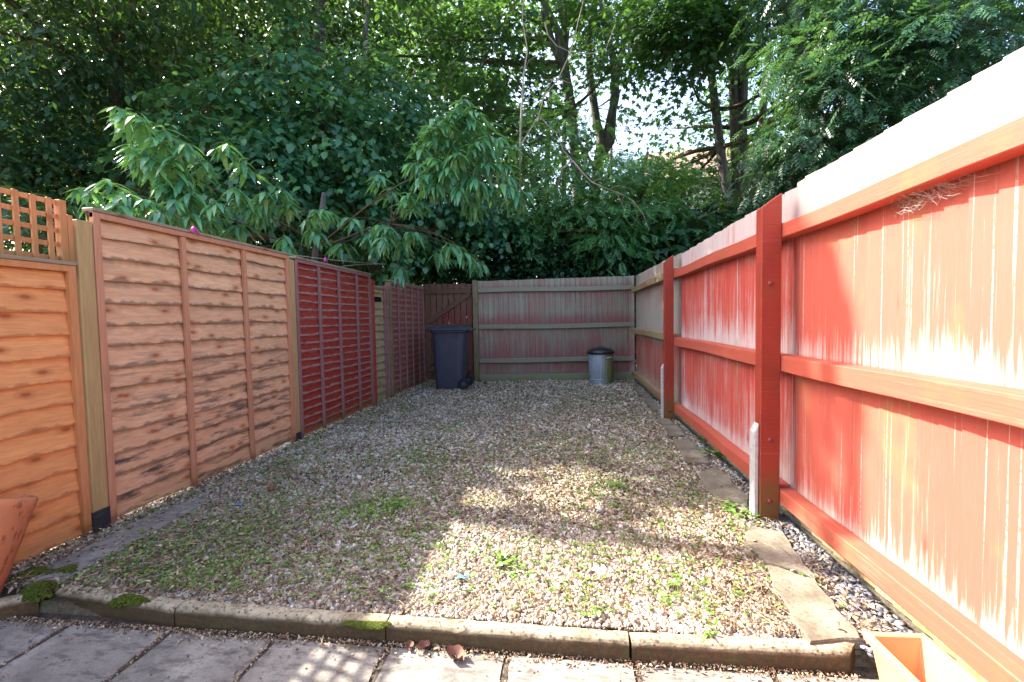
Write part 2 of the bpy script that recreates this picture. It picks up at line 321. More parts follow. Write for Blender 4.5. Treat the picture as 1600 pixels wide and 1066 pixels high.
def edging(a, b, label, cut=0.0, wd=0.062, h=0.115):
    a, b = np.array(a), np.array(b); d = b-a; L_ = np.linalg.norm(d); rz = math.atan2(d[1], d[0]); m = MB(); nseg = 26
    prof = [(0, 0)] + [(0.000, h-0.028)] + [(0.026-0.026*cos(R_(q)), h-0.028+0.028*sin(R_(q))) for q in (25, 50, 72, 90)] + [(wd-0.012, h), (wd-0.003, h-0.006), (wd, h-0.018), (wd, 0)]
    V = []; k = len(prof)
    for i in range(nseg+1):
        t = L_*i/nseg
        for j, (py, pz) in enumerate(prof):
            e = rnd.gauss(0, 0.0011) if 0 < j < k-1 else 0; chip = 0
            if i in (0, nseg) and 2 <= j <= 6: chip = 0.004
            yy = py+e; xx = t
            if i >= nseg-1 and cut: xx = t-cut*(1-py/wd)
            V.append((xx, yy, pz+e-chip))
    Fs = [(i*k+j, i*k+j+1, (i+1)*k+j+1, (i+1)*k+j) for i in range(nseg) for j in range(k-1)] + [tuple(range(k)), tuple(nseg*k+j for j in range(k))[::-1]]
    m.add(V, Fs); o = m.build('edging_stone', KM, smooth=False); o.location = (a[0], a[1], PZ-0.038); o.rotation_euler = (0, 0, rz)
    tag(o, label, 'edging stone', 'round topped edging stones between gravel and slabs'); return o
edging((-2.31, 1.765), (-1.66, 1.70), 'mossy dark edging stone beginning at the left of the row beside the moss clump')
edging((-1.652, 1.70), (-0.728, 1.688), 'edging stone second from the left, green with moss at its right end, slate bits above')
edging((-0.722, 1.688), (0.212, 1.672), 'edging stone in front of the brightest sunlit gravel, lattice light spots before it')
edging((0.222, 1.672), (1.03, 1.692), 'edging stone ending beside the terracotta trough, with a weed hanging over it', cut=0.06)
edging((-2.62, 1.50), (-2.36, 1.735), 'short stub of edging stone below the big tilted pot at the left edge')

# ---------------------------------------------------------------- left fence: waney lap panels
def lap_panel(y0, y1, x, z0, z1, nb, boardmat, framemat, label, battens, name='lap_fence', cap=True, frame_w=0.045, group='panels of the left fence', capz=None, lean=0.0):
    ox = np.array([x, y0, 0.0]); t = thing(name, label, 'fence panel', ox, 0, group)
    ox = np.array([x, y0, 0.0]); m = MB(); L_ = y1-y0; nc = 44; h = (z1-z0)/nb
    for i in range(nb):
        zb = z0+i*h; ph = [rnd.uniform(0, 6.3) for _ in range(4)]; V = []; U = []; am = rnd.uniform(0.5, 1.3)*0.0042
        knots = [(rnd.uniform(0, L_), rnd.uniform(-0.012, 0.008)) for _ in range(3)]
        for c in range(nc+1):
            yy = L_*c/nc; wv = am*(sin(yy*3.1+ph[0])+0.6*sin(yy*7.7+ph[1])+0.35*sin(yy*17+ph[2]))
            wv += sum(a_*math.exp(-((yy-k_)/0.06)**2) for k_, a_ in knots)
            zt = zb+h*1.28+0.3*am*sin(yy*4+ph[3]); zt = min(zt, z1)
            V += [(0.031, yy, zb+wv), (0.006, yy, zt), (0.020, yy, zb+wv+0.001), (0.0, yy, zt)]
            U += [(yy, 0), (yy, 1.0), (yy, 0), (yy, 1.0)]
        Fs = []
        for c in range(nc):
            a, b = c*4, c*4+4; Fs += [(a, b, b+1, a+1), (a+2, a+3, b+3, b+2), (a, a+2, b+2, b), (a+1, b+1, b+3, a+3)]
        m.add(V, Fs, U)
    m.build('lap_boards', boardmat, t, smooth=False)
    ztop = capz or z1
    for (a, b) in ((0, 0.042), (L_-0.042, L_)):
        q = MB(); q.box(0.020, 0.050, a, b, z0-0.01, ztop-0.024); q.build('side_frame', framemat, t, bevel=0.002)
    for bt in battens:
        q = MB(); q.bar((0.043, bt*L_, z0-0.01), (0.043, bt*L_+rnd.uniform(-.012, .012), ztop-0.060), 0.026, 0.036, up=(0, 1, 0)); q.build('batten', framemat, t, bevel=0.002)
    q = MB(); q.box(0.022, 0.048, 0.0, L_, ztop-0.055, ztop-0.020); q.build('top_rail', framemat, t, bevel=0.002)
    if cap:
        q = MB(); q.box(-0.02, 0.056, -0.005, L_+0.005, ztop-0.019, ztop+0.001); q.build('capping', capmat, t, bevel=0.003)
    return t
capmat = softwood('weathered_capping', (0.26, 0.20, 0.13), (0.38, 0.31, 0.21), (0.12, 0.08, 0.05), along='y')
orange_boards = softwood('new_orange_boards', (0.68, 0.27, 0.09), (0.80, 0.37, 0.14), (0.32, 0.085, 0.025), grey=0.2, grey_z=(0.1, 0.4), green=0.45, uvedge=((0.36, 0.14, 0.05), [(0.02, 0.8), (0.09, 0.0), (0.68, 0.0), (0.85, 0.5)]))
orange_frame = softwood('new_orange_frame', (0.55, 0.22, 0.08), (0.66, 0.30, 0.13), (0.28, 0.09, 0.03), along='z', green=0.5)
pink_boards = softwood('faded_pink_boards', (0.63, 0.33, 0.17), (0.77, 0.47, 0.275), (0.34, 0.11, 0.035), grey=1.0, grey_z=(0.45, 1.25), green=0.35, uvedge=((0.19, 0.13, 0.085), [(0.03, 0.8), (0.10, 0.0), (0.56, 0.0), (0.82, 0.75)]))
pink_frame = softwood('faded_pink_frame', (0.50, 0.22, 0.12), (0.62, 0.31, 0.18), (0.25, 0.09, 0.05), along='z', green=0.3)
red_boards = softwood('worn_red_boards', (0.25, 0.026, 0.014), (0.32, 0.042, 0.022), (0.16, 0.02, 0.015), green=0.5, uvedge=((0.30, 0.19, 0.17), [(0.08, 0.85), (0.2, 0.0), (0.64, 0.0), (0.8, 0.7)]))
red_boards2 = softwood('dull_red_boards', (0.20, 0.03, 0.025), (0.27, 0.06, 0.045), (0.14, 0.02, 0.015), green=0.4, uvedge=((0.26, 0.17, 0.13), [(0.08, 0.8), (0.3, 0.15), (0.6, 0.2), (0.8, 0.7)]))
mauve_frame = softwood('faded_mauve_frame', (0.24, 0.11, 0.11), (0.34, 0.19, 0.18), (0.16, 0.07, 0.06), along='z', green=0.4)
tan_post = softwood('treated_tan_timber', (0.40, 0.26, 0.10), (0.52, 0.36, 0.17), (0.22, 0.13, 0.06), along='z', green=0.35)
green_grey = softwood('green_grey_timber', (0.17, 0.14, 0.07), (0.25, 0.21, 0.12), (0.1, 0.07, 0.04), along='z', green=0.5)
black_wrap = plain('black_bitumen_sleeve', (0.022, 0.022, 0.028), 0.6, 0.4)

XL = -2.80
pa = lap_panel(0.44, 2.305, XL+0.01, 0.02, 1.535, 12, orange_boards, orange_frame, 'bright orange lap fence panel carrying the square trellis, nearest the patio', (0.333, 0.667), cap=True, capz=1.565)
# trellis on panel A
t = thing('trellis', 'square orange lattice trellis standing on top of the bright orange fence panel', 'trellis', (XL+0.03, 0.44, 1.567))
L_, H = 1.84, 0.335
for (a, b) in ((0, 0.035), (L_-0.035, L_)):
    q = MB(); q.box(-0.018, 0.022, a, b, 0, H); q.build('frame_post', orange_frame, t, bevel=0.002)
q = MB()
for i in range(1, 24):
    yy = L_*i/24; q.box(0.0, 0.012, yy-0.0125, yy+0.0125, -0.001, H+rnd.uniform(-.004, .004))
q.build('upright_slats', orange_frame, t, bevel=0.0015)
q = MB()
for i in range(5):
    zz = 0.015+(H-0.03)*i/4.0; q.box(-0.0125, -0.0005, 0.036, L_-0.036, zz-0.0125, zz+0.0125)
q.build('cross_slats', orange_frame, t, bevel=0.0015)
q = MB(); q.box(-0.02, 0.024, L_+0.001, L_+0.028, -0.06, 0.26); q.build('packing_strip', orange_frame, t, bevel=0.002)
# post between A and B
def post(x0, x1, y0, y1, h, mat, label, sleeve=0.0, name='fence_post', top=None, group='posts of the left fence', bolts=None):
    ox = np.array([(x0+x1)/2, (y0+y1)/2, 0]); t = thing(name, label, 'fence post', ox, 0, group); m = MB()
    m.box(x0, x1, y0, y1, max(sleeve, -0.1)-0.02 if sleeve else -0.1, h, top=top); m.v = [tuple(np.array(q)-ox) for q in m.v]; m.build('shaft', mat, t, bevel=0.004)
    if sleeve:
        m = MB(); m.box(x0-0.005, x1+0.005, y0-0.005, y1+0.005, -0.1, sleeve); m.v = [tuple(np.array(q)-ox) for q in m.v]; m.build('sleeve', black_wrap, t, bevel=0.004)
    for (bx, by, bz, face) in (bolts or []):
        q = MB(); q.lathe([(0.001, 0.010), (0.008, 0.009), (0.0135, 0.004), (0.015, 0.0)], 12)
        b = q.build('bolt', bolt_mat, t, smooth=True); b.location = tuple(np.array([bx, by, bz])-ox); b.rotation_euler = (R_(90), 0, 0) if face == 'y' else (0, R_(-90), 0)
    return t
bolt_mat = plain('painted_bolt', (0.20, 0.035, 0.025), 0.5, 0.5)
post(XL-0.02, XL+0.065, 2.318, 2.405, 1.81, tan_post, 'stout greenish tan post with black sleeved foot between the two orange panels', sleeve=0.13)
pb = lap_panel(2.408, 4.315, XL+0.02, 0.03, 1.875, 14, pink_boards, pink_frame, 'tall faded pinkish lap fence panel with grey stains, beside the trellis panel', (0.333, 0.667), capz=1.895)
post(XL-0.01, XL+0.07, 4.322, 4.40, 1.84, tan_post, 'narrow tan post between the pinkish panel and the dark red panel', sleeve=0.09)
pc = lap_panel(4.405, 6.212, XL+0.03, 0.03, 1.86, 21, red_boards, mauve_frame, 'dark red lap fence panel with mauve battens and a pink peg on its rail', (0.25, 0.5, 0.76), capz=1.88)
red_post = stained('red_post_left', (0.30, 0.03, 0.02), (0.35, 0.2, 0.16), [(0, 0.3), (2, 0.3)])
post(XL+0.0, XL+0.09, 6.215, 6.295, 1.80, red_post, 'plain red post at the far end of the dark red panel')
# narrow filler panel, tan boards with a black slot
filler = softwood('yellow_filler_boards', (0.30, 0.24, 0.12), (0.42, 0.36, 0.20), (0.14, 0.1, 0.05), green=0.3, uvedge=((0.12, 0.09, 0.05), [(0.02, 0.7), (0.14, 0.0)]))
t = lap_panel(6.31, 6.80, XL+0.0, 0.02, 1.74, 15, filler, mauve_frame, 'narrow yellowish filler panel with a black slot near its top', (), cap=False, name='filler_panel')
q = MB(); q.box(0.012, 0.034, 0.06, 0.36, 1.50, 1.57); q.build('slot', plain('black_slot', (0.008, 0.008, 0.008), 0.9, 0.1), t)
post(XL+0.0, XL+0.07, 6.83, 6.885, 1.76, mauve_frame, 'thin leaning brown post right of the narrow yellowish filler panel')
post(XL-0.0, XL+0.08, 6.91, 6.985, 1.82, green_grey, 'green grey post at the start of the farthest dull red panel')
pd = lap_panel(7.0, 8.72, XL+0.0, 0.02, 1.84, 19, red_boards2, mauve_frame, 'farthest dull red lap fence panel running into the shady corner by the gate', (0.2, 0.4, 0.6, 0.8), capz=1.86)

# ---------------------------------------------------------------- right fence: close board bays
STRK = dict(stain=(0.43, 0.052, 0.028), pale=(0.66, 0.54, 0.50))
m_bay1 = stained('red_stain_near_bay', (0.42, 0.078, 0.052), (0.64, 0.50, 0.45), [(0, .7), (.18, .80), (.25, .55), (.36, .38), (.86, .24), (.94, .4), (.98, .70), (1.05, .58), (1.16, .30), (1.62, .20), (1.70, 0.9), (1.75, 1.1), (1.99, 1.1)], edge=0.36, algae=(0.2, 0.2, 0.06), streak=0.9)
m_bay2 = stained('red_stain_middle_bay', (0.42, 0.055, 0.04), (0.62, 0.50, 0.49), [(0, .7), (.18, .9), (.3, .64), (.5, .50), (.86, .44), (.95, .7), (.98, .86), (1.08, .68), (1.25, .50), (1.62, .44), (1.72, 0.9), (1.99, .95)], edge=0.34, algae=(0.2, 0.2, 0.06), streak=0.8)
m_bay3 = stained('red_stain_far_bay', (0.40, 0.07, 0.05), (0.46, 0.41, 0.36), [(0, .5), (.2, .75), (.4, .58), (.8, .55), (.92, .9), (1.10, 1.0), (1.6, .82), (1.99, .95)], edge=0.4, algae=(0.2, 0.2, 0.07))
m_rail = stained('red_rail', (0.40, 0.075, 0.045), (0.46, 0.30, 0.22), [(0, .34), (2, .2)], along='y', algae=(0.15, 0.14, 0.04), algae_z=0.06, edge=0.5)
m_rail3 = stained('red_rail_far', (0.40, 0.075, 0.045), (0.36, 0.30, 0.16), [(0, .62), (2, .62)], along='y', algae=(0.15, 0.15, 0.04))
m_post = stained('red_post', (0.31, 0.034, 0.016), (0.50, 0.30, 0.22), [(0, .2), (2, .12)], along='x', algae=(0.10, 0.095, 0.02), algae_z=0.42, edge=0.5, saw=0.8)
m_foot = softwood('green_board_feet', (0.30, 0.28, 0.11), (0.42, 0.38, 0.17), (0.16, 0.14, 0.05), along='z')
def featheredge(m, u0, u1, z0, z1f, depth, flip=1, pitch=0.103, wd=0.122):
    """boards along local u, outside face at `depth`, thick edge proud"""
    n = int(round((u1-u0)/pitch)); p = (u1-u0)/n; 
    for i in range(n):
        a = u0+i*p; b = min(a+wd, u1+0.012); j = rnd.uniform(-0.002, 0.002); zt = z1f((a+b)/2)+rnd.uniform(-0.004, 0.003); tl = rnd.uniform(-0.0015, 0.0015); e = depth+rnd.uniform(-.0015, .0015)
        yield a+j, b+j, z0, zt, tl, e
def right_bay(y0, y1, bmat, rmat, label, ztop, rails, dy=0.0):
    ox = np.array([1.21, y0, 0]); t = thing('closeboard_fence_bay', label, 'fence bay', ox, 0, 'close boarded bays of the right fence'); m = MB()
    for a, b, z0, zt, tl, e in featheredge(m, 0, y1-y0, 0.012, ztop, 0.100):
        # thick edge at a (towards the camera)
        st_ = rnd.uniform(0.008, 0.023)
        V = [(e-0.003, a-0.01, z0), (e-st_, b-0.012, z0), (e+0.002, b-0.012, z0), (e+0.002, a-0.01, z0)] ; V2 = [(e-0.003, a-0.01+tl, zt), (e-st_, b-0.012+tl, zt), (e+0.002, b-0.012+tl, zt), (e+0.002, a-0.01+tl, zt)]
        m.add(V+V2, [(0, 3, 2, 1), (4, 5, 6, 7), (0, 1, 5, 4), (1, 2, 6, 5), (2, 3, 7, 6), (3, 0, 4, 7)])
    m.build('cladding', bmat, t, bevel=0.0015)
    for zt, hh in rails:
        q = MB(); nn = 14; V = []
        for i in range(nn+1):
            yy = (y1-y0)*i/nn; s_ = 0.004*sin(i*0.7+zt*9)
            V += [(0.0, yy, zt-hh+s_), (0.081, yy, zt-hh+s_), (0.081, yy, zt+s_), (0.0, yy, zt-0.004+s_)]
        Fs = [(i*4+j, i*4+(j+1) % 4, i*4+4+(j+1) % 4, i*4+4+j) for i in range(nn) for j in range(4)] + [(3, 2, 1, 0), (nn*4, nn*4+1, nn*4+2, nn*4+3)]
        q.add(V, Fs); q.build('rail', rmat, t, bevel=0.004)
    return t
b1 = right_bay(0.10, 2.815, m_bay1, m_rail, 'nearest sunlit red close boarded fence bay, bleached along its top and above the rails', lambda u: 1.948+0.006*sin(u*2.2), ((1.717, 0.082), (0.972, 0.093), (0.198, 0.085)))
b2 = right_bay(2.83, 5.465, m_bay2, m_rail, 'middle red close boarded fence bay with streaked paint between the two tall posts', lambda u: 1.925-0.006*u, ((1.728, 0.09), (0.968, 0.092), (0.200, 0.09)))
b3 = right_bay(5.48, 8.93, m_bay3, m_rail3, 'farthest pale close boarded fence bay on the right, between the small post and the corner', lambda u: 1.925+0.018*u, ((1.755, 0.09), (1.00, 0.09), (0.195, 0.09)))
gp = 'posts of the right fence'
post(1.10, 1.2085, 2.78, 2.86, 1.88, m_post, 'tall near red post with slanted top and two bolts, between two right fence bays', top=lambda a, b: 1.885 if a > 1.15 else 1.805, group=gp, bolts=[(1.155, 2.78, 0.48, 'y'), (1.155, 2.78, 0.12, 'y'), (1.15, 2.78, 1.38, 'y')])
post(1.108, 1.2085, 5.43, 5.51, 1.89, m_post, 'farther, smaller looking red post with slanted top on the right fence', top=lambda a, b: 1.90 if a > 1.15 else 1.82, group=gp, bolts=[(1.16, 5.43, 0.42, 'y'), (1.16, 5.43, 0.12, 'y')])
post(1.10, 1.2085, 0.02, 0.10, 1.88, m_post, 'red post of the right fence beside the camera', top=lambda a, b: 1.885 if a > 1.15 else 1.805, group=gp)
spur_mat = plain('pale_concrete_spur', (0.42, 0.40, 0.39), 0.85, 0.2, var=0.2, scale=30)
def spur(x0, x1, y0, y1, h, label):
    ox = np.array([(x0+x1)/2, (y0+y1)/2, 0]); m = MB(); m.box(x0, x1, y0, y1, -0.1, h, top=lambda a, b: h if a > (x0+x1)/2 else h-0.055); m.v = [tuple(np.array(q)-ox) for q in m.v]
    o = m.build('repair_spur', spur_mat, bevel=0.006); o.location = tuple(ox); tag(o, label, 'post spur', 'pale repair spurs beside the right fence posts')
spur(1.070, 1.098, 2.79, 2.86, 0.575, 'pale pointed spur standing against the tall near red post')
spur(1.080, 1.106, 5.46, 5.53, 0.66, 'slim pale spur against the farther red post')

# ---------------------------------------------------------------- back fence and gate
m_back = stained('back_fence_boards', (0.21, 0.07, 0.06), (0.31, 0.31, 0.22), [(0, .75), (.3, .62), (.46, .5), (.6, 0.6), (.8, .72), (1.0, .8), (1.12, .45), (1.22, .6), (1.35, .85), (1.6, .72), (1.78, .5), (1.9, .84), (1.99, .86)], edge=0.55, algae=(0.13, 0.16, 0.055), purple=0.6)
m_brail = stained('back_fence_rail', (0.18, 0.08, 0.06), (0.24, 0.23, 0.16), [(0, .85), (2, .85)], along='x', edge=0.25, algae=(0.14, 0.16, 0.04))
bx0, bx1 = -1.70, 1.275; ang = math.atan2(8.98-8.79, bx1-bx0)
t = thing('closeboard_fence_bay', 'wide grey green and faded purple close boarded fence across the far end', 'fence bay', (bx0, 8.79, 0), ang)
Lb = math.hypot(bx1-bx0, 0.19); m = MB()
for a, b, z0, zt, tl, e in featheredge(m, 0, Lb, 0.155, lambda u: 1.955+0.012*u, 0.066, pitch=0.098):
    V = [(a, e-0.022, z0+rnd.uniform(-.005, .005)), (b, e-0.004, z0), (b, e+0.002, z0), (a, e+0.002, z0)]; V2 = [(a+tl, e-0.022, zt), (b+tl, e-0.004, zt), (b+tl, e+0.002, zt), (a+tl, e+0.002, zt)]
    m.add(V+V2, [(0, 3, 2, 1), (4, 5, 6, 7), (0, 1, 5, 4), (1, 2, 6, 5), (2, 3, 7, 6), (3, 0, 4, 7)])
m.build('cladding', m_back, t, bevel=0.0015)
for zt, hh in ((1.815, 0.085), (1.105, 0.085), (0.455, 0.085)):
    q = MB(); nn = 20; V = []
    for i in range(nn+1):
        u = Lb*i/nn; s_ = 0.012*sin(i*0.33+zt*7)*0.6
        V += [(u, 0, zt-hh+s_), (u, 0.048, zt-hh+s_), (u, 0.048, zt+s_), (u, 0.0, zt-0.004+s_)]
    q.add(V, [(i*4+j, i*4+(j+1) % 4, i*4+4+(j+1) % 4, i*4+4+j) for i in range(nn) for j in range(4)] + [(3, 2, 1, 0), (nn*4, nn*4+1, nn*4+2, nn*4+3)]); q.build('rail', m_brail, t, bevel=0.004)
q = MB(); q.box(0.0, Lb, 0.040, 0.066, -0.05, 0.150); q.build('gravel_board', m_brail, t, bevel=0.003)
post(-1.80, -1.705, 8.76, 8.86, 1.97, green_grey, 'squared gate post between the gate and the far fence', group='posts either side of the gate')
post(-2.86, -2.79, 8.76, 8.84, 1.90, green_grey, 'dim corner post where the gate meets the left fence', group='posts either side of the gate')
m_gate = stained('gate_boards', (0.15, 0.022, 0.018), (0.15, 0.10, 0.07), [(0, .6), (1.2, .58), (1.85, .72), (2, .75)], edge=0.35, algae=(0.06, 0.06, 0.03))
m_gledge = softwood('gate_ledge_timber', (0.11, 0.055, 0.035), (0.17, 0.10, 0.06), (0.06, 0.03, 0.02), along='x')
t = thing('garden_gate', 'ledged and braced dark red gate with gaps between its boards, behind the wheelie bin', 'gate', (-2.785, 8.80, 0)); m = MB()
GW = 0.965; nb_ = 8
for i in range(nb_):
    a = GW*i/nb_; m.box(a+0.007, a+GW/nb_-0.007, 0.045, 0.062, 0.05, 1.93+rnd.uniform(-.006, .006)-0.01*i/4)
m.build('boards', m_gate, t, bevel=0.002)
for zc in (1.775, 1.09, 0.26):
    q = MB(); q.box(0.005, GW-0.01, 0.012, 0.044, zc-0.048, zc+0.048); q.build('ledge', m_gledge, t, bevel=0.004)
q = MB(); q.bar((0.03, 0.026, 1.15), (GW-0.04, 0.026, 1.72), 0.030, 0.09, up=(0, 0, 1)); q.build('brace', m_gledge, t, bevel=0.003)
q = MB(); q.bar((0.03, 0.026, 0.32), (GW-0.04, 0.026, 1.03), 0.030, 0.09, up=(0, 0, 1)); q.build('brace', m_gledge, t, bevel=0.003)

# ---------------------------------------------------------------- wheelie bin
bin_m = plain('dark_blue_black_plastic', (0.030, 0.036, 0.062), 0.45, 0.5, var=0.15, scale=8)
tyre_m = plain('black_rubber', (0.014, 0.014, 0.017), 0.75, 0.3)
t = thing('wheelie_bin', 'dark blue black wheelie bin with closed lid in front of the gate', 'wheelie bin', (-2.06, 7.98, 0), R_(4))
m = MB(); rings = [(0.00, 0.215, 0.225), (0.02, 0.235, 0.235), (0.30, 0.255, 0.25), (0.80, 0.285, 0.27), (0.985, 0.295, 0.28), (0.99, 0.33, 0.305), (1.03, 0.335, 0.31), (1.03, 0.29, 0.27)]
V = []; n_ = 24
def sq(a, hx, hy, p=0.28): c, s_ = cos(a), sin(a); return (hx*math.copysign(abs(c)**p, c), hy*math.copysign(abs(s_)**p, s_))
for (z, hx, hy) in rings:
    for j in range(n_): x, y = sq(2*pi*(j+.5)/n_, hx, hy); V.append((x+0.02*z, y, z+0.005))
m.add(V, [(i*n_+j, i*n_+(j+1) % n_, (i+1)*n_+(j+1) % n_, (i+1)*n_+j) for i in range(len(rings)-1) for j in range(n_)] + [tuple(range(n_))[::-1]])
m.build('body', bin_m, t, smooth=False, bevel=0.004)
m = MB(); V = []; rings = [(1.03, 0.375, 0.325), (1.055, 0.38, 0.33), (1.065, 0.365, 0.315), (1.085, 0.30, 0.25), (1.097, 0.18, 0.14), (1.10, 0.02, 0.02)]
for (z, hx, hy) in rings:
    for j in range(n_): x, y = sq(2*pi*(j+.5)/n_, hx, hy, 0.3); V.append((x+0.01, y, z-(0.02*x if z > 1.04 else 0)))
m.add(V, [(i*n_+j, i*n_+(j+1) % n_, (i+1)*n_+(j+1) % n_, (i+1)*n_+j) for i in range(len(rings)-1) for j in range(n_)] + [tuple((len(rings)-1)*n_+j for j in range(n_)), tuple(range(n_))[::-1]])
m.build('lid', bin_m, t, bevel=0.004)
m = MB()
for i in range(7): m = MB(); m.tube([(-0.22+i*0.07, -0.283, 0.90), (-0.22+i*0.07, -0.290, 0.975)], 0.007, 6); m.build('side_rib', bin_m, t)
m = MB(); m.tube([(0.36, -0.26, 1.02), (0.42, -0.25, 1.04), (0.42, 0.25, 1.04), (0.36, 0.26, 1.02)], 0.014, 8); m.build('handle', bin_m, t, smooth=True)
m = MB(); m.box(-0.44, -0.36, -0.12, 0.12, 1.02, 1.045); m.build('lid_grip', bin_m, t, bevel=0.006)
for sy in (-1, 1):
    m = MB(); m.lathe([(0.03, -0.022), (0.085, -0.026), (0.10, -0.018), (0.10, 0.018), (0.085, 0.026), (0.03, 0.022)], 28); wv_ = m.build('wheel', tyre_m, t, smooth=False, bevel=0.003); wv_.location = (0.265, sy*0.265, 0.10); wv_.rotation_euler = (R_(90), 0, 0)
    m = MB(); m.lathe([(0.001, -0.030), (0.03, -0.030), (0.045, -0.022), (0.045, 0.022), (0.03, 0.030), (0.001, 0.030)], 20); h_ = m.build('hub', bin_m, wv_, smooth=False)
m = MB(); m.tube([(0.265, -0.24, 0.10), (0.265, 0.24, 0.10)], 0.012, 8); m.build('axle', tyre_m, t)

# ---------------------------------------------------------------- galvanised dustbin
def galv():
    n = NT('galvanised_steel', 0.5, 0.5); n.b.inputs['Metallic'].default_value = 0.35; v = n.voro(n.obj, 30, 'Color'); v2 = n.noise(n.obj, 5, 5)
    c = n.mix(v2, (0.24, 0.28, 0.32), (0.36, 0.40, 0.44)); c = n.mix(n.math('MULTIPLY', n.sep(v)[0], 0.3), c, (0.30, 0.38, 0.50))
    x = n.sep(n.obj)[0]; side = n.math('ADD', n.math('MULTIPLY', x, 2.2), n.math('MULTIPLY', n.noise(n.mapping(n.obj, (5, 5, 1.6)), 1.5, 4), 1.0))
    c = n.mix(n.ramp(side, [(0.52, 0.0), (0.85, 0.9)]), c, (0.20, 0.24, 0.06)); n.col(c)
    return n.m
t = thing('metal_dustbin', 'ribbed galvanised metal dustbin with black domed lid and algae stain, by the far right corner', 'dustbin', (0.605, 8.55, 0.0)); m = MB(); n_ = 112
def rib(j, z): return 1+(0.028*(1 if (j % 4) < 2 else -0.3) if 0.115 < z < 0.535 else 0)
m.lathe([(0.02, 0.004), (0.198, 0.004), (0.202, 0.02), (0.210, 0.026), (0.203, 0.034), (0.203, 0.045), (0.212, 0.052), (0.205, 0.06), (0.205, 0.075), (0.214, 0.083), (0.207, 0.092), (0.208, 0.112), (0.208, 0.118), (0.213, 0.325), (0.218, 0.532), (0.218, 0.538), (0.218, 0.57), (0.224, 0.576), (0.21, 0.58), (0.2, 0.5)], n_, f=rib)
m.build('body', galv(), t, smooth=True)
lidm = plain('black_enamel_lid', (0.012, 0.013, 0.02), 0.3, 0.5)
m = MB(); m.lathe([(0.24, 0.548), (0.252, 0.552), (0.254, 0.585), (0.245, 0.598), (0.21, 0.622), (0.14, 0.648), (0.06, 0.664), (0.001, 0.668)], 48); L2 = m.build('lid', lidm, t, smooth=True)
m = MB(); m.tube([(-0.035, 0, 0.66), (-0.03, 0, 0.685), (0, 0, 0.695), (0.03, 0, 0.685), (0.035, 0, 0.66)], 0.008, 8); m.build('lid_handle', lidm, L2, smooth=True)
for sa in (-52, 128):
    c, s_ = cos(R_(sa)), sin(R_(sa)); tx = (-s_, c)
    pts = [(c*rr+tx[0]*q, s_*rr+tx[1]*q, zz) for rr, q, zz in ((0.215, -0.075, 0.47), (0.25, -0.06, 0.485), (0.262, 0.0, 0.495), (0.25, 0.06, 0.485), (0.215, 0.075, 0.47))]
    m = MB(); m.tube(pts, 0.012, 8); m.build('handle', galv_h if 'galv_h' in globals() else plain('galvanised_handle', (0.4, 0.42, 0.42), 0.45, 0.5, metal=0.3), t, smooth=True)

# ---------------------------------------------------------------- terracotta trough (right) and tilted pot (left)
terr = plain('orange_terracotta_plastic', (0.60, 0.30, 0.14), 0.5, 0.4, var=0.1, scale=6)
t = thing('terracotta_trough', 'empty terracotta coloured plastic trough planter on the slabs against the sunlit red fence', 'planter', (1.115, 1.36, PZ), R_(2))
def trough(m, L_, W_, H_, tp, th):
    def ring(hx, hy, z): return [(-hx, -hy, z), (hx, -hy, z), (hx, hy, z), (-hx, hy, z)]
    R4 = [ring(W_/2-tp, L_/2-tp, 0), ring(W_/2-0.003, L_/2-0.003, H_-0.03), ring(W_/2+0.012, L_/2+0.012, H_-0.028), ring(W_/2+0.014, L_/2+0.014, H_), ring(W_/2-th, L_/2-th, H_), ring(W_/2-th-0.004, L_/2-th-0.004, H_-0.03), ring(W_/2-tp-th, L_/2-tp-th, 0.012)]
    V = [p for r in R4 for p in r]; Fs = [(i*4+j, i*4+(j+1) % 4, i*4+4+(j+1) % 4, i*4+4+j) for i in range(len(R4)-1) for j in range(4)] + [(3, 2, 1, 0), tuple((len(R4)-1)*4+j for j in range(4))]
    m.add(V, Fs)
m = MB(); trough(m, 0.62, 0.17, 0.16, 0.022, 0.008); m.build('trough_shell', terr, t, bevel=0.003)
m = MB(); m.box(-0.085, 0.085, -0.305, 0.305, -0.0, 0.02); 
def potm():
    n = NT('speckled_terracotta', 0.8, 0.25); v = n.noise(n.mapping(n.obj, (1, 1, 0.55)), 26, 5, 0.7); v2 = n.noise(n.obj, 4, 3)
    c = n.mix(v2, (0.54, 0.20, 0.09), (0.66, 0.27, 0.13)); n.col(n.mix(n.ramp(v, [(0.52, 0.0), (0.62, 0.75)]), c, (0.24, 0.075, 0.035))); n.bump(v, 0.3, 0.004); return n.m
t = thing('terracotta_pot', 'big speckled terracotta pot tilted back beside the orange panel, cut by the left picture edge', 'plant pot', (-2.775, 1.60, PZ+0.075))
m = MB(); m.lathe([(0.01, 0.0), (0.235, 0.0), (0.243, 0.01), (0.250, 0.41), (0.254, 0.424), (0.253, 0.455), (0.247, 0.46), (0.232, 0.46), (0.222, 0.44), (0.215, 0.03), (0.01, 0.025)], 48)
p_ = m.build('pot_shell', potm(), t, smooth=True); p_.rotation_euler = (R_(-20.5), R_(3), 0)
m = MB(); m.lathe([(0.001, 0.42), (0.10, 0.424), (0.219, 0.417)], 32); s_ = m.build('soil', ground_mat(), p_, smooth=False)

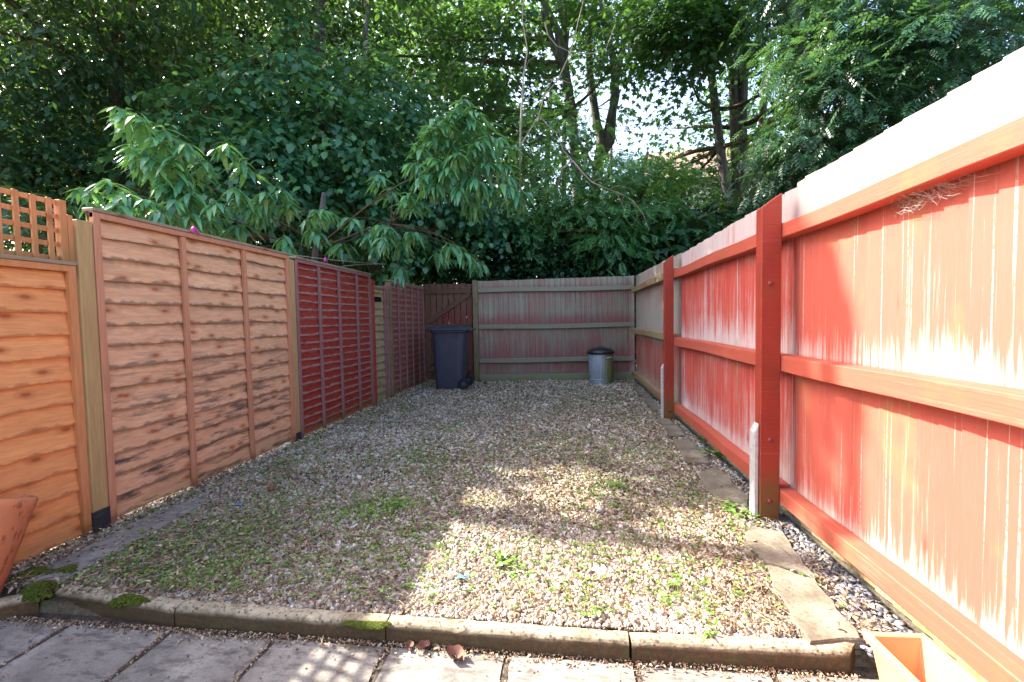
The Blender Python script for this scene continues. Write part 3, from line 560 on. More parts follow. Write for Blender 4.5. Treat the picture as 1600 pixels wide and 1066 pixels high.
# ---------------------------------------------------------------- gravel, litter, weeds
def gravel_mat():
    n = NT('limestone_gravel', 0.75, 0.35)
    c = n.ramp(n.rnd, [(0.0, (0.10, 0.085, 0.07)), (0.15, (0.26, 0.20, 0.13)), (0.35, (0.44, 0.37, 0.26)), (0.6, (0.58, 0.53, 0.42)), (0.8, (0.74, 0.71, 0.64)), (0.9, (0.24, 0.25, 0.27)), (1.0, (0.38, 0.22, 0.13))])
    d = n.noise(n.obj, 2.0, 5, 0.6); c = n.mix(n.ramp(d, [(0.42, 0.0), (0.66, 0.45)]), c, (0.13, 0.10, 0.07))
    n.col(n.mix(n.ramp(n.noise(n.obj, 90, 3), [(0.4, 0.3), (0.6, 0.0)]), c, (0.2, 0.16, 0.12))); return n.m
bmi = bmesh.new(); bmesh.ops.create_icosphere(bmi, subdivisions=1, radius=1); bmi.verts.ensure_lookup_table()
IV = np.array([v.co[:] for v in bmi.verts]); IT = np.array([[v.index for v in f.verts] for f in bmi.faces]); bmi.free()
def rand_rot(n):
    q = norm(rs.normal(size=(n, 4))); a, b, c, d = q.T
    return np.stack([np.stack([1-2*(c*c+d*d), 2*(b*c-a*d), 2*(b*d+a*c)], 1), np.stack([2*(b*c+a*d), 1-2*(b*b+d*d), 2*(c*d-a*b)], 1), np.stack([2*(b*d-a*c), 2*(c*d+a*b), 1-2*(b*b+c*c)], 1)], 1)
def scatter_y(n, y0=1.74, y1=8.9, pw=1.6):    # more, smaller grains near the viewer
    u = rs.rand(n); y = (y0**(1-pw)+(y1**(1-pw)-y0**(1-pw))*u)**(1/(1-pw)); return y
def fbm(x, y, s=1.0, seed=0):
    r = np.random.RandomState(seed); v = np.zeros_like(x)
    for k in range(5):
        a = r.rand(8)*6.28; f = s*2**k*0.9
        v += sum(np.sin(f*(x*cos(a[i])+y*sin(a[i]))+a[i+1]*5) for i in range(0, 7, 2))/(4*1.5**k)
    return v
NG = 165000; y = scatter_y(NG, pw=1.5); x = rs.uniform(-2.81, 1.25, NG); ok = (x > -2.62+0.0*y) | (rs.rand(NG) < 0.75); x, y = x[ok], y[ok]
sz = rs.uniform(0.0042, 0.0118, len(x))*(0.72+0.12*y); sz *= np.where(rs.rand(len(x)) < 0.06, 1.5, 1)
sz *= np.where(rs.rand(len(x)) < 0.05, 1.45, 1.0); bare = np.clip(fbm(x, y, 1.9, 21)*0.5-0.10, 0, 0.55)*(~((x > -0.8) & (x < 0.6) & (y < 2.7))); ok = rs.rand(len(x)) > bare; x, y, sz = x[ok], y[ok], sz[ok]
hz = 0.010*fbm(x, y, 1.1, 3)-0.006
ylo = 1.70+0.0625+np.interp(x, [-2.3, -1.66, 1.0], [0.05, -0.005, -0.02]); okk = y > ylo+sz*0.8; x, y, sz, hz = x[okk], y[okk], sz[okk], hz[okk]
STONES = [[(1262, 1000), (1350, 1000), (1275, 905), (1195, 880), (1210, 920)], [(1195, 876), (1272, 900), (1222, 830), (1170, 822), (1165, 850)], [(1088, 740), (1112, 772), (1166, 800), (1172, 778), (1120, 728)],
          [(1050, 688), (1075, 722), (1108, 722), (1078, 684)], [(1028, 652), (1046, 682), (1072, 680), (1040, 648)], [(1005, 622), (1018, 640), (1034, 640), (1014, 618)], [(986, 603), (1000, 618), (1010, 616), (996, 602)], [(48, 925), (100, 905), (180, 862), (262, 818), (330, 780), (310, 775), (240, 800), (160, 842), (60, 890)]]
SP = [[at(*p, z=0.02)[:2] for p in q] for q in STONES]
def offstone(x, y, pr=0.0):
    b = np.zeros(len(x), bool)
    for q in SP: b |= inside(x, y, q)
    return ~b | (rs.rand(len(x)) < pr)
okk = offstone(x, y, 0.05); x, y, sz, hz = x[okk], y[okk], sz[okk], hz[okk]
P = np.stack([x, y, hz*0.6+sz*0.35+rs.uniform(-0.004, 0.004, len(x))], 1); B = rand_rot(len(x))
S = sz[:, None]*np.stack([rs.uniform(0.9, 1.5, len(x)), rs.uniform(0.7, 1.1, len(x)), rs.uniform(0.4, 0.75, len(x))], 1)
B[:, :, :] = B; V, T = scatter(IV, IT, P, B, S); V = V+rs.normal(0, 0.0007, V.shape)
o = big('gravel', V, T, gravel_mat()); o['kind'] = 'stuff'
# bed under the stones
n = NT('gravel_bed', 0.95, 0.15); v = n.noise(n.obj, 70, 6, 0.75); v2 = n.noise(n.obj, 2.0, 4); vv = n.voro(n.obj, 75, 'Color')
c = n.ramp(v, [(0.3, (0.035, 0.027, 0.018)), (0.55, (0.08, 0.06, 0.04)), (0.7, (0.16, 0.125, 0.085))]); n.col(n.mix(n.ramp(v2, [(0.5, 0.2), (0.7, 0.7)]), c, (0.05, 0.05, 0.02))); n.bump(v, 0.8, 0.02)
m = MB(); nx, ny = 60, 110; xs_ = np.linspace(-2.86, 1.30, nx); ys_ = np.linspace(1.735, 9.1, ny); GX, GY = np.meshgrid(xs_, ys_); GZ = -0.006+0.006*fbm(GX, GY, 1.1, 3)-0.003
m.add([(a, b, c_) for a, b, c_ in zip(GX.ravel(), GY.ravel(), GZ.ravel())], [(j*nx+i, j*nx+i+1, (j+1)*nx+i+1, (j+1)*nx+i) for j in range(ny-1) for i in range(nx-1)])
o = m.build('gravel_bed', n.m); o['kind'] = 'structure'
# dry leaf bits and twigs
n = NT('dry_litter', 0.8, 0.25); n.col(n.ramp(n.rnd, [(0, (0.07, 0.045, 0.03)), (0.3, (0.17, 0.11, 0.07)), (0.65, (0.33, 0.25, 0.15)), (0.9, (0.48, 0.41, 0.27)), (1, (0.24, 0.09, 0.05))])); LITM = n.m
NL = 60000; y = scatter_y(NL, 1.76, 8.9, 1.25); x = rs.uniform(-2.80, 1.22, NL)
dens = fbm(x, y, 1.4, 8)*0.5+0.42+0.3*np.clip((y-3.2)/3, 0, 1)+0.25*(np.abs(x) > 0.75)*(x > 0)+0.5*(x < -2.6); dens -= 0.45*((x > -0.8) & (x < 0.55) & (y < 2.6)); ok = (rs.rand(NL) < np.clip(dens, 0.05, 1)) & offstone(x, y, 0.30); x, y = x[ok], y[ok]; k = len(x)
tv, tt = leaf_tpl(0.28, 0.6, 0.55, 3); fw = norm(np.stack([rs.normal(size=k), rs.normal(size=k), rs.normal(0, 0.25, k)], 1)); nr = norm(np.stack([rs.normal(0, .5, k), rs.normal(0, .5, k), np.ones(k)], 1))
sc_ = rs.uniform(0.012, 0.03, k)*(0.8+0.12*y); V1, T1 = scatter(tv, tt, np.stack([x, y, rs.uniform(0.010, 0.028, k)], 1), basis(fw, nr), sc_)
NTW = 16000; y = scatter_y(NTW, 1.78, 8.8, 1.3); x = rs.uniform(-2.6, 1.15, NTW); ok = offstone(x, y, 0.35); x, y = x[ok], y[ok]; NTW = len(x); a = rs.rand(NTW)*6.28; L = rs.uniform(0.02, 0.075, NTW)
tv2 = np.array([(-.02, 0, 0), (.02, 0, 0), (0, 0, .035), (-.015, .5, .05), (.015, .5, .05), (0, .5, .08), (-.012, 1, 0), (.012, 1, 0), (0, 1, .03)], float); tt2 = []
for s0 in (0, 3):
    for i in range(3): p, q = s0+i, s0+(i+1) % 3; tt2 += [(p, q, q+3), (p, q+3, p+3)]
fw = np.stack([np.cos(a), np.sin(a), rs.normal(0, .12, NTW)], 1); V2, T2 = scatter(tv2, np.array(tt2), np.stack([x, y, rs.uniform(0.014, 0.03, NTW)], 1), basis(fw, np.tile([0, 0, 1.], (NTW, 1))), L)
o = big('leaf_litter', np.concatenate([V1, V2]), np.concatenate([T1, T2+len(V1)]), LITM); o['kind'] = 'stuff'
# crumbs and grit swept up against the edging and lying in the slab joints
k = 2600; x = rs.uniform(-2.5, 1.0, k); y = 1.685-np.abs(rs.normal(0, 0.022, k))-np.where(rs.rand(k) < 0.12, rs.uniform(0, .35, k), 0)
jn = rs.rand(k) < 0.3; x = np.where(jn, np.array([-2.58, -2.12, -1.645, -1.18, -0.70, -0.235, 0.235, 0.70])[rs.randint(0, 8, k)]+rs.normal(0, .007, k), x); y = np.where(jn, rs.uniform(1.22, 1.68, k), y)
V1, T1 = scatter(IV, IT, np.stack([x, y, np.full(k, PZ+0.003)], 1), rand_rot(k), rs.uniform(.0012, .0048, k)[:, None]*np.array([1.2, 1, .5]))
k2 = 700; x = rs.uniform(-2.5, 1.0, k2); y = 1.68-np.abs(rs.normal(0, 0.035, k2))-np.where(rs.rand(k2) < 0.1, rs.uniform(0, .3, k2), 0); tv, tt = leaf_tpl(0.28, 0.6, 0.55, 3)
V2, T2 = scatter(tv, tt, np.stack([x, y, np.full(k2, PZ+0.006)], 1), basis(norm(np.stack([rs.normal(size=k2), rs.normal(size=k2), rs.normal(0, .2, k2)], 1)), np.stack([rs.normal(0, .4, k2), rs.normal(0, .4, k2), np.ones(k2)], 1)), rs.uniform(.008, .022, k2))
o = big('paving_grit', np.concatenate([V1, V2]), np.concatenate([T1, T2+len(V1)]), LITM); o['kind'] = 'stuff'
# low weeds and seedlings
weed_m = leaf_mat('weed_leaf', (0.10, 0.18, 0.035), (0.16, 0.30, 0.06), (0.27, 0.40, 0.08), (0.22, 0.38, 0.04), 0.3)
pts = []
blobs = [(at(px, py, z=0)[:2], r, c) for px, py, r, c in [(620, 790, .16, 90), (560, 800, .25, 150), (660, 720, .25, 110), (300, 880, .36, 150), (240, 850, .26, 90), (180, 880, .25, 70), (330, 900, .2, 110), (700, 670, .3, 90), (960, 770, .22, 60), (800, 885, .10, 24), (930, 880, .3, 40), (1060, 930, .12, 12), (480, 690, .25, 90), (520, 660, .25, 60), (880, 690, .3, 50), (1000, 700, .3, 50), (1150, 800, .12, 40), (1180, 840, .14, 40), (440, 730, .3, 90), (260, 930, .22, 90), (760, 640, .5, 60), (980, 650, .4, 50), (560, 720, .4, 80), (1060, 850, .3, 30), (1190, 980, .06, 8), (650, 700, .3, 60), (870, 640, .5, 60), (700, 740, .5, 120), (820, 700, .6, 140), (950, 720, .5, 120), (600, 650, .6, 120), (420, 790, .3, 120), (1080, 780, .25, 60), (750, 600, .8, 160), (900, 620, .8, 160), (640, 850, .3, 90), (250, 800, .2, 60), (390, 830, .25, 90), (500, 880, .3, 60)]]
for c_, r_, k_ in blobs:
    for _ in range(int(k_*2.0)): pts.append((c_[0]+rnd.gauss(0, r_*0.55), c_[1]+rnd.gauss(0, r_*0.55)*1.3))
for _ in range(2600): pts.append((rnd.uniform(-2.6, 1.1), float(scatter_y(1)[0])))
pts = np.array([p for p in pts if -2.68 < p[0] < 1.15 and 1.82 < p[1] < 8.8]); pts = pts[offstone(pts[:, 0], pts[:, 1], 0.1)]; k = len(pts); per = 4
P = np.repeat(np.c_[pts, np.full(k, 0.018)], per, 0); a = rs.rand(k*per)*6.28; lift = rs.uniform(0.1, 0.9, k*per)
fw = np.stack([np.cos(a), np.sin(a), lift], 1); nr = np.tile([0, 0, 1.0], (k*per, 1))+rs.normal(0, .3, (k*per, 3)); scw = np.repeat(rs.uniform(0.010, 0.024, k), per)*rs.uniform(0.7, 1.2, k*per)
tv, tt = leaf_tpl(0.36, 0.15, 0.3, 3, 0.55); V, T = scatter(tv, tt, P, basis(fw, nr), scw)
o = big('low_weeds', V, T, weed_m); o['kind'] = 'stuff'
def weed_plant(x, y, n_, ls, h, label, w_=0.35):
    t = thing('weed_plant', label, 'weed', (x, y, 0.0)); m = MB(); tips = []
    for i in range(max(3, n_//4)):
        a = rnd.uniform(0, 6.28); e = (h*0.7*cos(a), h*0.7*sin(a), h*rnd.uniform(.5, 1)); m.tube([(0, 0, 0), (e[0]*.4, e[1]*.4, e[2]*.7), e], [0.003, 0.002, 0.001], 5); tips.append(e)
    m.build('stems', weed_m, t); P = np.array([np.array(rnd.choice(tips))*rnd.uniform(.35, 1.0)+np.array([rnd.gauss(0, ls*.3), rnd.gauss(0, ls*.3), 0]) for _ in range(n_)]); a = rs.rand(n_)*6.28
    fw = np.stack([np.cos(a), np.sin(a), rs.uniform(-.2, .5, n_)], 1); tv, tt = leaf_tpl(w_, 0.15, 0.25, 4, 0.45, 0.12)
    V, T = scatter(tv, tt, P, basis(fw, np.tile([0, 0, 1.], (n_, 1))+rs.normal(0, .25, (n_, 3))), rs.uniform(.7, 1.2, n_)*ls); big('leaves', V, T, weed_m, t)
for px, py, n_, ls, h, lb, w_ in [
    (1122, 718, 7, 0.085, 0.10, 'broad leaved weed growing under the bottom rail of the middle fence bay', 0.45),
    (1098, 692, 6, 0.07, 0.12, 'small upright weed leaning on the green board foot of the middle bay', 0.4),
    (1148, 800, 22, 0.04, 0.06, 'pale green seedling clump just left of the pale spur on the tall red post', 0.3),
    (1178, 812, 12, 0.05, 0.08, 'weed growing at the very foot of the tall near red post', 0.3),
    (1060, 935, 8, 0.045, 0.07, 'upright little weed in the sunny gravel before the last edging stone', 0.25),
    (935, 970, 6, 0.035, 0.05, 'tiny weed against the back of the sunlit edging stone', 0.35),
    (1122, 1010, 14, 0.025, 0.05, 'straggly weed hanging over the front of the last edging stone', 0.25),
    (45, 872, 6, 0.06, 0.07, 'fresh green weed at the foot of the orange panel, beside the tilted pot', 0.5),
    (135, 835, 7, 0.05, 0.13, 'little weed climbing by the black post sleeve', 0.5),
    (618, 795, 26, 0.045, 0.05, 'lush green weed clump in the shady middle of the gravel', 0.35),
    (792, 885, 16, 0.05, 0.05, 'yellow green weed clump in the middle of the sunlit gravel', 0.35),
    (962, 765, 22, 0.04, 0.06, 'bright weed clump at the upper edge of the sun patch', 0.3)]:
    p = at(px, py, z=0); weed_plant(p[0], max(p[1], 1.74), n_, ls, h, lb, w_)
# moss clumps
moss_m = NT('moss', 0.95, 0.1); v = moss_m.noise(moss_m.obj, 60, 6, 0.7); moss_m.col(moss_m.ramp(v, [(0.3, (0.035, 0.045, 0.01)), (0.55, (0.10, 0.13, 0.02)), (0.75, (0.17, 0.19, 0.04))])); moss_m.bump(v, 1.0, 0.02)
def moss(x, y, rx, ry, h, label, z=0.0):
    k_ = int(1500*(rx*ry/0.005)**0.5); a_ = rs.rand(k_)*6.283; q = rs.rand(k_)**0.6; q2 = q*(1+0.25*np.sin(3*a_+x*9)+0.15*np.sin(7*a_+y*5))
    P = np.stack([rx*q2*np.cos(a_), ry*q2*np.sin(a_), h*(1-q**2)*rs.uniform(.75, 1.05, k_)], 1); V, T = scatter(IV, IT, P, rand_rot(k_), rs.uniform(.003, .007, k_))
    o = big('moss_clump', V, T, moss_m.m); o.location = (x, y, z); tag(o, label, 'moss')
for px, py, rx, ry, h, lb in [(62, 925, .07, .06, .05, 'thick moss clump at the left end of the edging row'), (55, 897, .12, .06, .03, 'flat moss cushion on the concrete strip behind the tilted pot'), (105, 893, .08, .05, .03, 'moss cushion on the concrete strip near the black sleeved post'),
     (205, 938, .10, .03, .03, 'moss along the back of the first edging stone'), (575, 978, .09, .018, .010, 'moss draped over the joint of the second edging stone'), (1085, 705, .07, .10, .022, 'round moss cushion on the border stone of the middle bay')]:
    p = at(px, py, z=0.01); moss(p[0], p[1], rx, ry, h, lb, 0.012 if px == 575 else 0.0)

# border stones along the right fence and the concrete strip at the left
bstone = NT('border_sandstone', 0.85, 0.25); v = bstone.noise(bstone.obj, 5, 7, 0.65); v2 = bstone.noise(bstone.obj, 60, 4)
c = bstone.ramp(v, [(0.3, (0.085, 0.07, 0.05)), (0.5, (0.17, 0.15, 0.11)), (0.7, (0.27, 0.245, 0.19))]); c = bstone.mix(bstone.ramp(v2, [(0.3, 0.6), (0.5, 0.0)]), c, (0.08, 0.07, 0.05)); bstone.col(c); bstone.bump(bstone.math('ADD', v, v2), 0.5, 0.01)
def flatstone(px, z0, z1, label, name='border_stone', mat=None, grp='flat stones bordering the gravel along the right fence'):
    P = [at(*p, z=z1) for p in px]; c_ = np.mean(P, 0); m = MB(); Q = []
    for i in range(len(P)):
        a, b = P[i], P[(i+1) % len(P)]; L_ = np.linalg.norm(b-a); s_ = max(1, int(L_/0.05))
        for k_ in range(s_): p = a+(b-a)*k_/s_; Q.append((p[0]-c_[0]+rnd.uniform(-.010, .010), p[1]-c_[1]+rnd.uniform(-.010, .010)))
    n_ = len(Q); V = [(x, y, z0) for x, y in Q]+[(x, y, z1-0.006) for x, y in Q]+[(x*0.96, y*0.985, z1) for x, y in Q]
    Fs = [(i, (i+1) % n_, n_+(i+1) % n_, n_+i) for i in range(n_)]+[(n_+i, n_+(i+1) % n_, 2*n_+(i+1) % n_, 2*n_+i) for i in range(n_)]+[tuple(2*n_+i for i in range(n_))]
    m.add(V, Fs); o = m.build(name, mat or bstone.m); o.location = (c_[0], c_[1], 0); tag(o, label, 'border stone' if grp else 'concrete strip', grp)
for q, lb in [([(1262, 1000), (1350, 1000), (1275, 905), (1195, 880), (1210, 920)], 'pale border stone nearest the trough, in full sun'),
              ([(1195, 876), (1272, 900), (1222, 830), (1170, 822), (1165, 850)], 'border stone before the tall near red post'),
              ([(1088, 740), (1112, 772), (1166, 800), (1172, 778), (1120, 728)], 'worn border stone beside the pale spur'),
              ([(1050, 688), (1075, 722), (1108, 722), (1078, 684)], 'border stone carrying the round moss cushion'),
              ([(1028, 652), (1046, 682), (1072, 680), (1040, 648)], 'border stone just before the farther red post'),
              ([(1005, 622), (1018, 640), (1034, 640), (1014, 618)], 'border stone behind the farther red post'),
              ([(986, 603), (1000, 618), (1010, 616), (996, 602)], 'farthest border stone, near the corner behind the dustbin')]:
    flatstone(q, -0.03, 0.030, lb)
o = flatstone([(48, 925), (100, 905), (180, 862), (262, 818), (330, 780), (310, 775), (240, 800), (160, 842), (60, 890)], -0.03, 0.020, 'grey mossy concrete strip along the foot of the left fence panels', 'concrete_strip', slab_mat(), None)
# slate chips between stones and fence
n = NT('slate', 0.5, 0.5); n.col(n.ramp(n.rnd, [(0, (0.05, 0.05, 0.065)), (0.6, (0.14, 0.14, 0.17)), (1, (0.26, 0.24, 0.24))]))
k = 2600; y = scatter_y(k, 1.7, 8.8, 1.4); x = rs.uniform(1.04, 1.27, k); B = rand_rot(k); B = norm(B*np.array([1, 1, 1.])); fw = norm(np.stack([rs.normal(size=k), rs.normal(size=k), rs.normal(0, .25, k)], 1)); nr = np.stack([rs.normal(0, .3, k), rs.normal(0, .3, k), np.ones(k)], 1)
S = rs.uniform(0.008, 0.022, k)[:, None]*np.stack([rs.uniform(.6, 1, k), rs.uniform(1, 1.8, k), rs.uniform(.12, .25, k)], 1); V, T = scatter(IV, IT, np.stack([x, y, rs.uniform(0, .012, k)], 1), basis(fw, nr), S)
o = big('slate_chips', V, T, n.m); o['kind'] = 'stuff'

# ---------------------------------------------------------------- small things
peg_m = plain('pink_plastic', (0.62, 0.06, 0.36), 0.45, 0.5, var=0.1)
def peg(px, py, x, label):
    p = at(px, py, x=x); t = thing('clothes_peg', label, 'clothes peg', p, R_(20), 'pink pegs on the left fence')
    for s_ in (-1, 1):
        m = MB(); m.tube([(0.0, -0.04, -0.005+s_*0.006), (0.004, -0.015, 0.012+s_*0.010), (0.006, 0.012, 0.010+s_*0.006), (0.014, 0.045, -0.020+s_*0.004)], [0.009, 0.010, 0.009, 0.006], 6); m.build('peg_half', peg_m, t, smooth=True)
peg(303, 361, XL+0.075, 'pink peg clipped over the top of the pinkish fence panel')
peg(508, 407, XL+0.085, 'pink peg clipped over the top of the dark red fence panel')
line_m = plain('washing_line_cord', (0.32, 0.30, 0.26), 0.7, 0.3)
m = MB(); a, b, c_ = at(452, 398, x=XL+0.05), at(560, 410, x=XL+0.12), at(604, 413, y=6.6)
m.tube([a, (a*0.5+b*0.5)+[0, 0, -0.006], b, c_], 0.0035, 6); m.tube([at(535, 416, x=XL+0.06), at(570, 413, y=6.0), c_], 0.0035, 6)
tag(m.build('washing_line', line_m), 'thin pale washing line tied along the top of the dark red panel', 'washing line')
blue = plain('blue_plastic_scrap', (0.02, 0.13, 0.42), 0.4, 0.5); blue2 = plain('light_blue_wrapper', (0.12, 0.36, 0.62), 0.4, 0.5)
def scrap(px, py, mat, label, s):
    p = at(px, py, z=0.02); m = MB(); m.add([(-s, -s*.5, 0), (-s*.2, -s*.7, .012), (s, -s*.3, 0.004), (s*.8, s*.5, .014), (0, s*.4, .004), (-s*.9, s*.6, .012)], [(0, 1, 4, 5), (1, 2, 3, 4)])
    m2 = [(x, y, z-0.0015) for x, y, z in m.v]; m.add(m2, [(0, 5, 4, 1), (1, 4, 3, 2)]); o = m.build('plastic_scrap', mat); o.location = tuple(p); tag(o, label, 'litter')
scrap(374, 790, blue, 'dark blue plastic scrap on the shaded gravel near the pinkish panel', 0.022); scrap(724, 903, blue2, 'light blue wrapper scrap at the edge of the sunlit gravel', 0.028)
curl_m = plain('dry_brown_leaf', (0.17, 0.085, 0.055), 0.7, 0.3, var=0.4)
def dryleaf(px, py, s, label, rz, z=PZ):
    p = at(px, py, z=z); V = []; n_ = 8; m = MB()
    for i in range(n_+1):
        t_ = i/n_; w_ = s*0.42*math.sin(pi*min(1, t_*0.96+0.04))**0.7
        for j in range(5):
            q = (j-2)/2; V.append((q*w_, s*(t_-0.5), s*(0.34*q*q+0.5*(t_-0.4)**2+0.07*sin(9*t_+3*q))+0.003))
    m.add(V, [(i*5+j, i*5+j+1, i*5+6+j, i*5+5+j) for i in range(n_) for j in range(4)])
    o = m.build('dry_leaf', curl_m, smooth=True); o.location = tuple(p); o.rotation_euler = (0, 0, rz); tag(o, label, 'dry leaf', 'curled dry leaves lying on the slabs and edging')
dryleaf(712, 1030, 0.075, 'largest curled brown leaf lying on the slabs below the edging', 1.2); dryleaf(662, 1014, 0.05, 'middle sized dry leaf on the slabs, tight against the edging', 2.3)
dryleaf(640, 1013, 0.04, 'thin rolled dry leaf on the slabs left of the other curled leaves', 0.3); dryleaf(424, 768, 0.07, 'rusty red dry leaf lying on the gravel near the pinkish panel', 0.6, 0.02)
dryleaf(365, 985, 0.02, 'small dry leaf fragment on the slabs in front of the second edging stone', 0.9)

web_m = plain('cobweb_silk', (0.34, 0.32, 0.30), 0.6, 0.4)
m = MB(); wr = random.Random(3)
for i in range(60):
    ya = wr.uniform(1.62, 1.98); yb = ya+wr.uniform(-.09, .09); za = 1.632+wr.uniform(-.012, .004); zb = 1.632-wr.uniform(0.01, .07)*(1-abs(ya-1.8)/.25)
    xa = 1.222+wr.uniform(0, .05); xb = 1.285; c0 = ((xa+xb)/2, (ya+yb)/2+wr.uniform(-.02, .02), (za+zb)/2-wr.uniform(0, .02)); m.tube([(xa, ya, za), c0, (xb, yb, zb)], 0.00038, 3)
for i in range(26):
    ya = wr.uniform(1.64, 1.94); m.tube([(1.25+wr.uniform(-.02, .02), ya, 1.61-wr.uniform(0, .04)), (1.26, ya+.03, 1.60-wr.uniform(0, .04)), (1.27, ya+wr.uniform(.04, .09), 1.61-wr.uniform(0, .05))], 0.0004, 3)
tag(m.build('cobweb', web_m, origin=np.array([1.25, 1.8, 1.6])), 'tattered dusty cobweb hanging under the top rail of the nearest sunlit fence bay', 'cobweb')

# ---------------------------------------------------------------- trees
bark_grey = NT('grey_bark', 0.9, 0.2); v = bark_grey.noise(bark_grey.mapping(bark_grey.obj, (9, 9, 1.5)), 1.5, 6, 0.65); bark_grey.col(bark_grey.ramp(v, [(0.3, (0.04, 0.038, 0.032)), (0.55, (0.12, 0.11, 0.10)), (0.72, (0.22, 0.21, 0.18))])); bark_grey.bump(v, 0.7, 0.03); BARK = bark_grey.m
TWIG = plain('brown_twig', (0.10, 0.07, 0.045), 0.8, 0.2); DEAD = plain('pale_dead_wood', (0.36, 0.30, 0.24), 0.8, 0.2, var=0.2)
L_hazel = leaf_mat('hazel_leaf', (0.02, 0.085, 0.05), (0.045, 0.165, 0.09), (0.12, 0.30, 0.09), (0.14, 0.30, 0.04), 0.3, 0.36, 0.55)
L_dark = leaf_mat('dark_leaf', (0.009, 0.042, 0.025), (0.017, 0.07, 0.038), (0.045, 0.135, 0.05), (0.16, 0.30, 0.03), 0.3, 0.4)
L_maple = leaf_mat('maple_leaf', (0.018, 0.065, 0.03), (0.03, 0.10, 0.04), (0.06, 0.16, 0.045), (0.15, 0.31, 0.04), 0.36, 0.42)
L_ash = leaf_mat('ash_leaf', (0.014, 0.055, 0.032), (0.024, 0.085, 0.045), (0.05, 0.145, 0.055), (0.13, 0.27, 0.05), 0.28, 0.38)
L_ivy = leaf_mat('ivy_leaf', (0.012, 0.045, 0.022), (0.022, 0.07, 0.033), (0.045, 0.12, 0.045), (0.10, 0.20, 0.03), 0.2, 0.35)
L_chest = leaf_mat('chestnut_leaf', (0.04, 0.16, 0.085), (0.09, 0.29, 0.15), (0.20, 0.46, 0.15), (0.26, 0.52, 0.08), 0.3, 0.32, 0.8)
T_round = leaf_tpl(0.44, 0.12, 0.2, 3, 0.45); T_oval = leaf_tpl(0.30, 0.15, 0.2, 3, 0.45); T_maple = maple_tpl(); T_pin = pinnate_tpl()
T_ivy = leaf_tpl(0.42, 0.1, 0.15, 2, 0.4)
def cloud(blobs, size, per=7, spread=0.32, droop=0.35, shell=0.75):
    """sprays of leaves through ellipsoid clumps -> positions, leaf directions, normals"""
    Ps, Fs, Ns = [], [], []
    for (cx, cy, cz, rx, ry, rz, n_) in blobs:
        k = max(1, n_//per); d = norm(rs.normal(size=(k, 3))); r = rs.rand(k)**(1/3)*(1-shell)+shell*rs.uniform(0.55, 1.05, k)
        c = np.array([cx, cy, cz])+d*r[:, None]*np.array([rx, ry, rz]); out = norm(d*np.array([rx, ry, rz])+rs.normal(0, 0.35, (k, 3))*np.mean([rx, ry, rz]))
        out[:, 2] -= droop; out = norm(out); side = norm(np.cross(out, [0, 0, 1.0])+1e-6); up = np.cross(side, out)
        for j in range(per):
            s_ = (j/(per-1)-0.35)*spread*2; sd = (1 if j % 2 else -1)
            P = c+out*s_+side*sd*spread*rs.uniform(0.05, 0.3, (k, 1))+rs.normal(0, spread*0.12, (k, 3)); P[:, 2] -= np.abs(s_)*0.25
            f = norm(out*rs.uniform(0.3, 1, (k, 1))+side*sd*rs.uniform(0.4, 1, (k, 1))+np.array([0, 0, -droop*0.8])+rs.normal(0, .25, (k, 3)))
            nn = norm(up+np.array([0, 0, 0.6])+rs.normal(0, .3, (k, 3))); Ps.append(P); Fs.append(f); Ns.append(nn)
    return np.concatenate(Ps), np.concatenate(Fs), np.concatenate(Ns)
def crown(parent, blobs, tpl, size, mat, per=7, spread=0.32, droop=0.35, shell=0.75, name='crown', jit=0.07, clip=None):
    P, Fw, Nn = cloud(blobs, size, per, spread, droop, shell); kk = keep(P, jit)
    kk &= ~((P[:, 0] > -2.72) & (P[:, 0] < 1.3) & (P[:, 1] < 9.0) & (P[:, 2] < 2.0)) 
    kk &= ~((np.abs(P[:, 0]) < 1.5) & (P[:, 1] < 3.0))
    if clip is not None: kk &= clip(P)
    P, Fw, Nn = P[kk], Fw[kk], Nn[kk]; S = rs.uniform(0.7, 1.25, len(P))*size
    base = np.array(parent.location) if parent is not None else np.zeros(3)
    V, T = scatter(tpl[0], tpl[1], P-base, basis(Fw, Nn), S); return big(name, V, T, mat, parent)
def limb(m, a, b, r0, r1, wob=0.12, n=7, sides=8, sag=0.0):
    a, b = np.array(a, float), np.array(b, float); L_ = np.linalg.norm(b-a); pts = []; o1, o2 = rs.normal(0, wob, 3)*L_*0.3, rs.normal(0, wob, 3)*L_*0.3
    for i in range(n):
        t_ = i/(n-1); pts.append(a+(b-a)*t_+o1*sin(pi*t_)+o2*sin(2*pi*t_)*0.5+np.array([0, 0, -sag*sin(pi*t_)*L_]))
    m.tube(pts, [r0+(r1-r0)*(i/(n-1)) for i in range(n)], sides); return pts
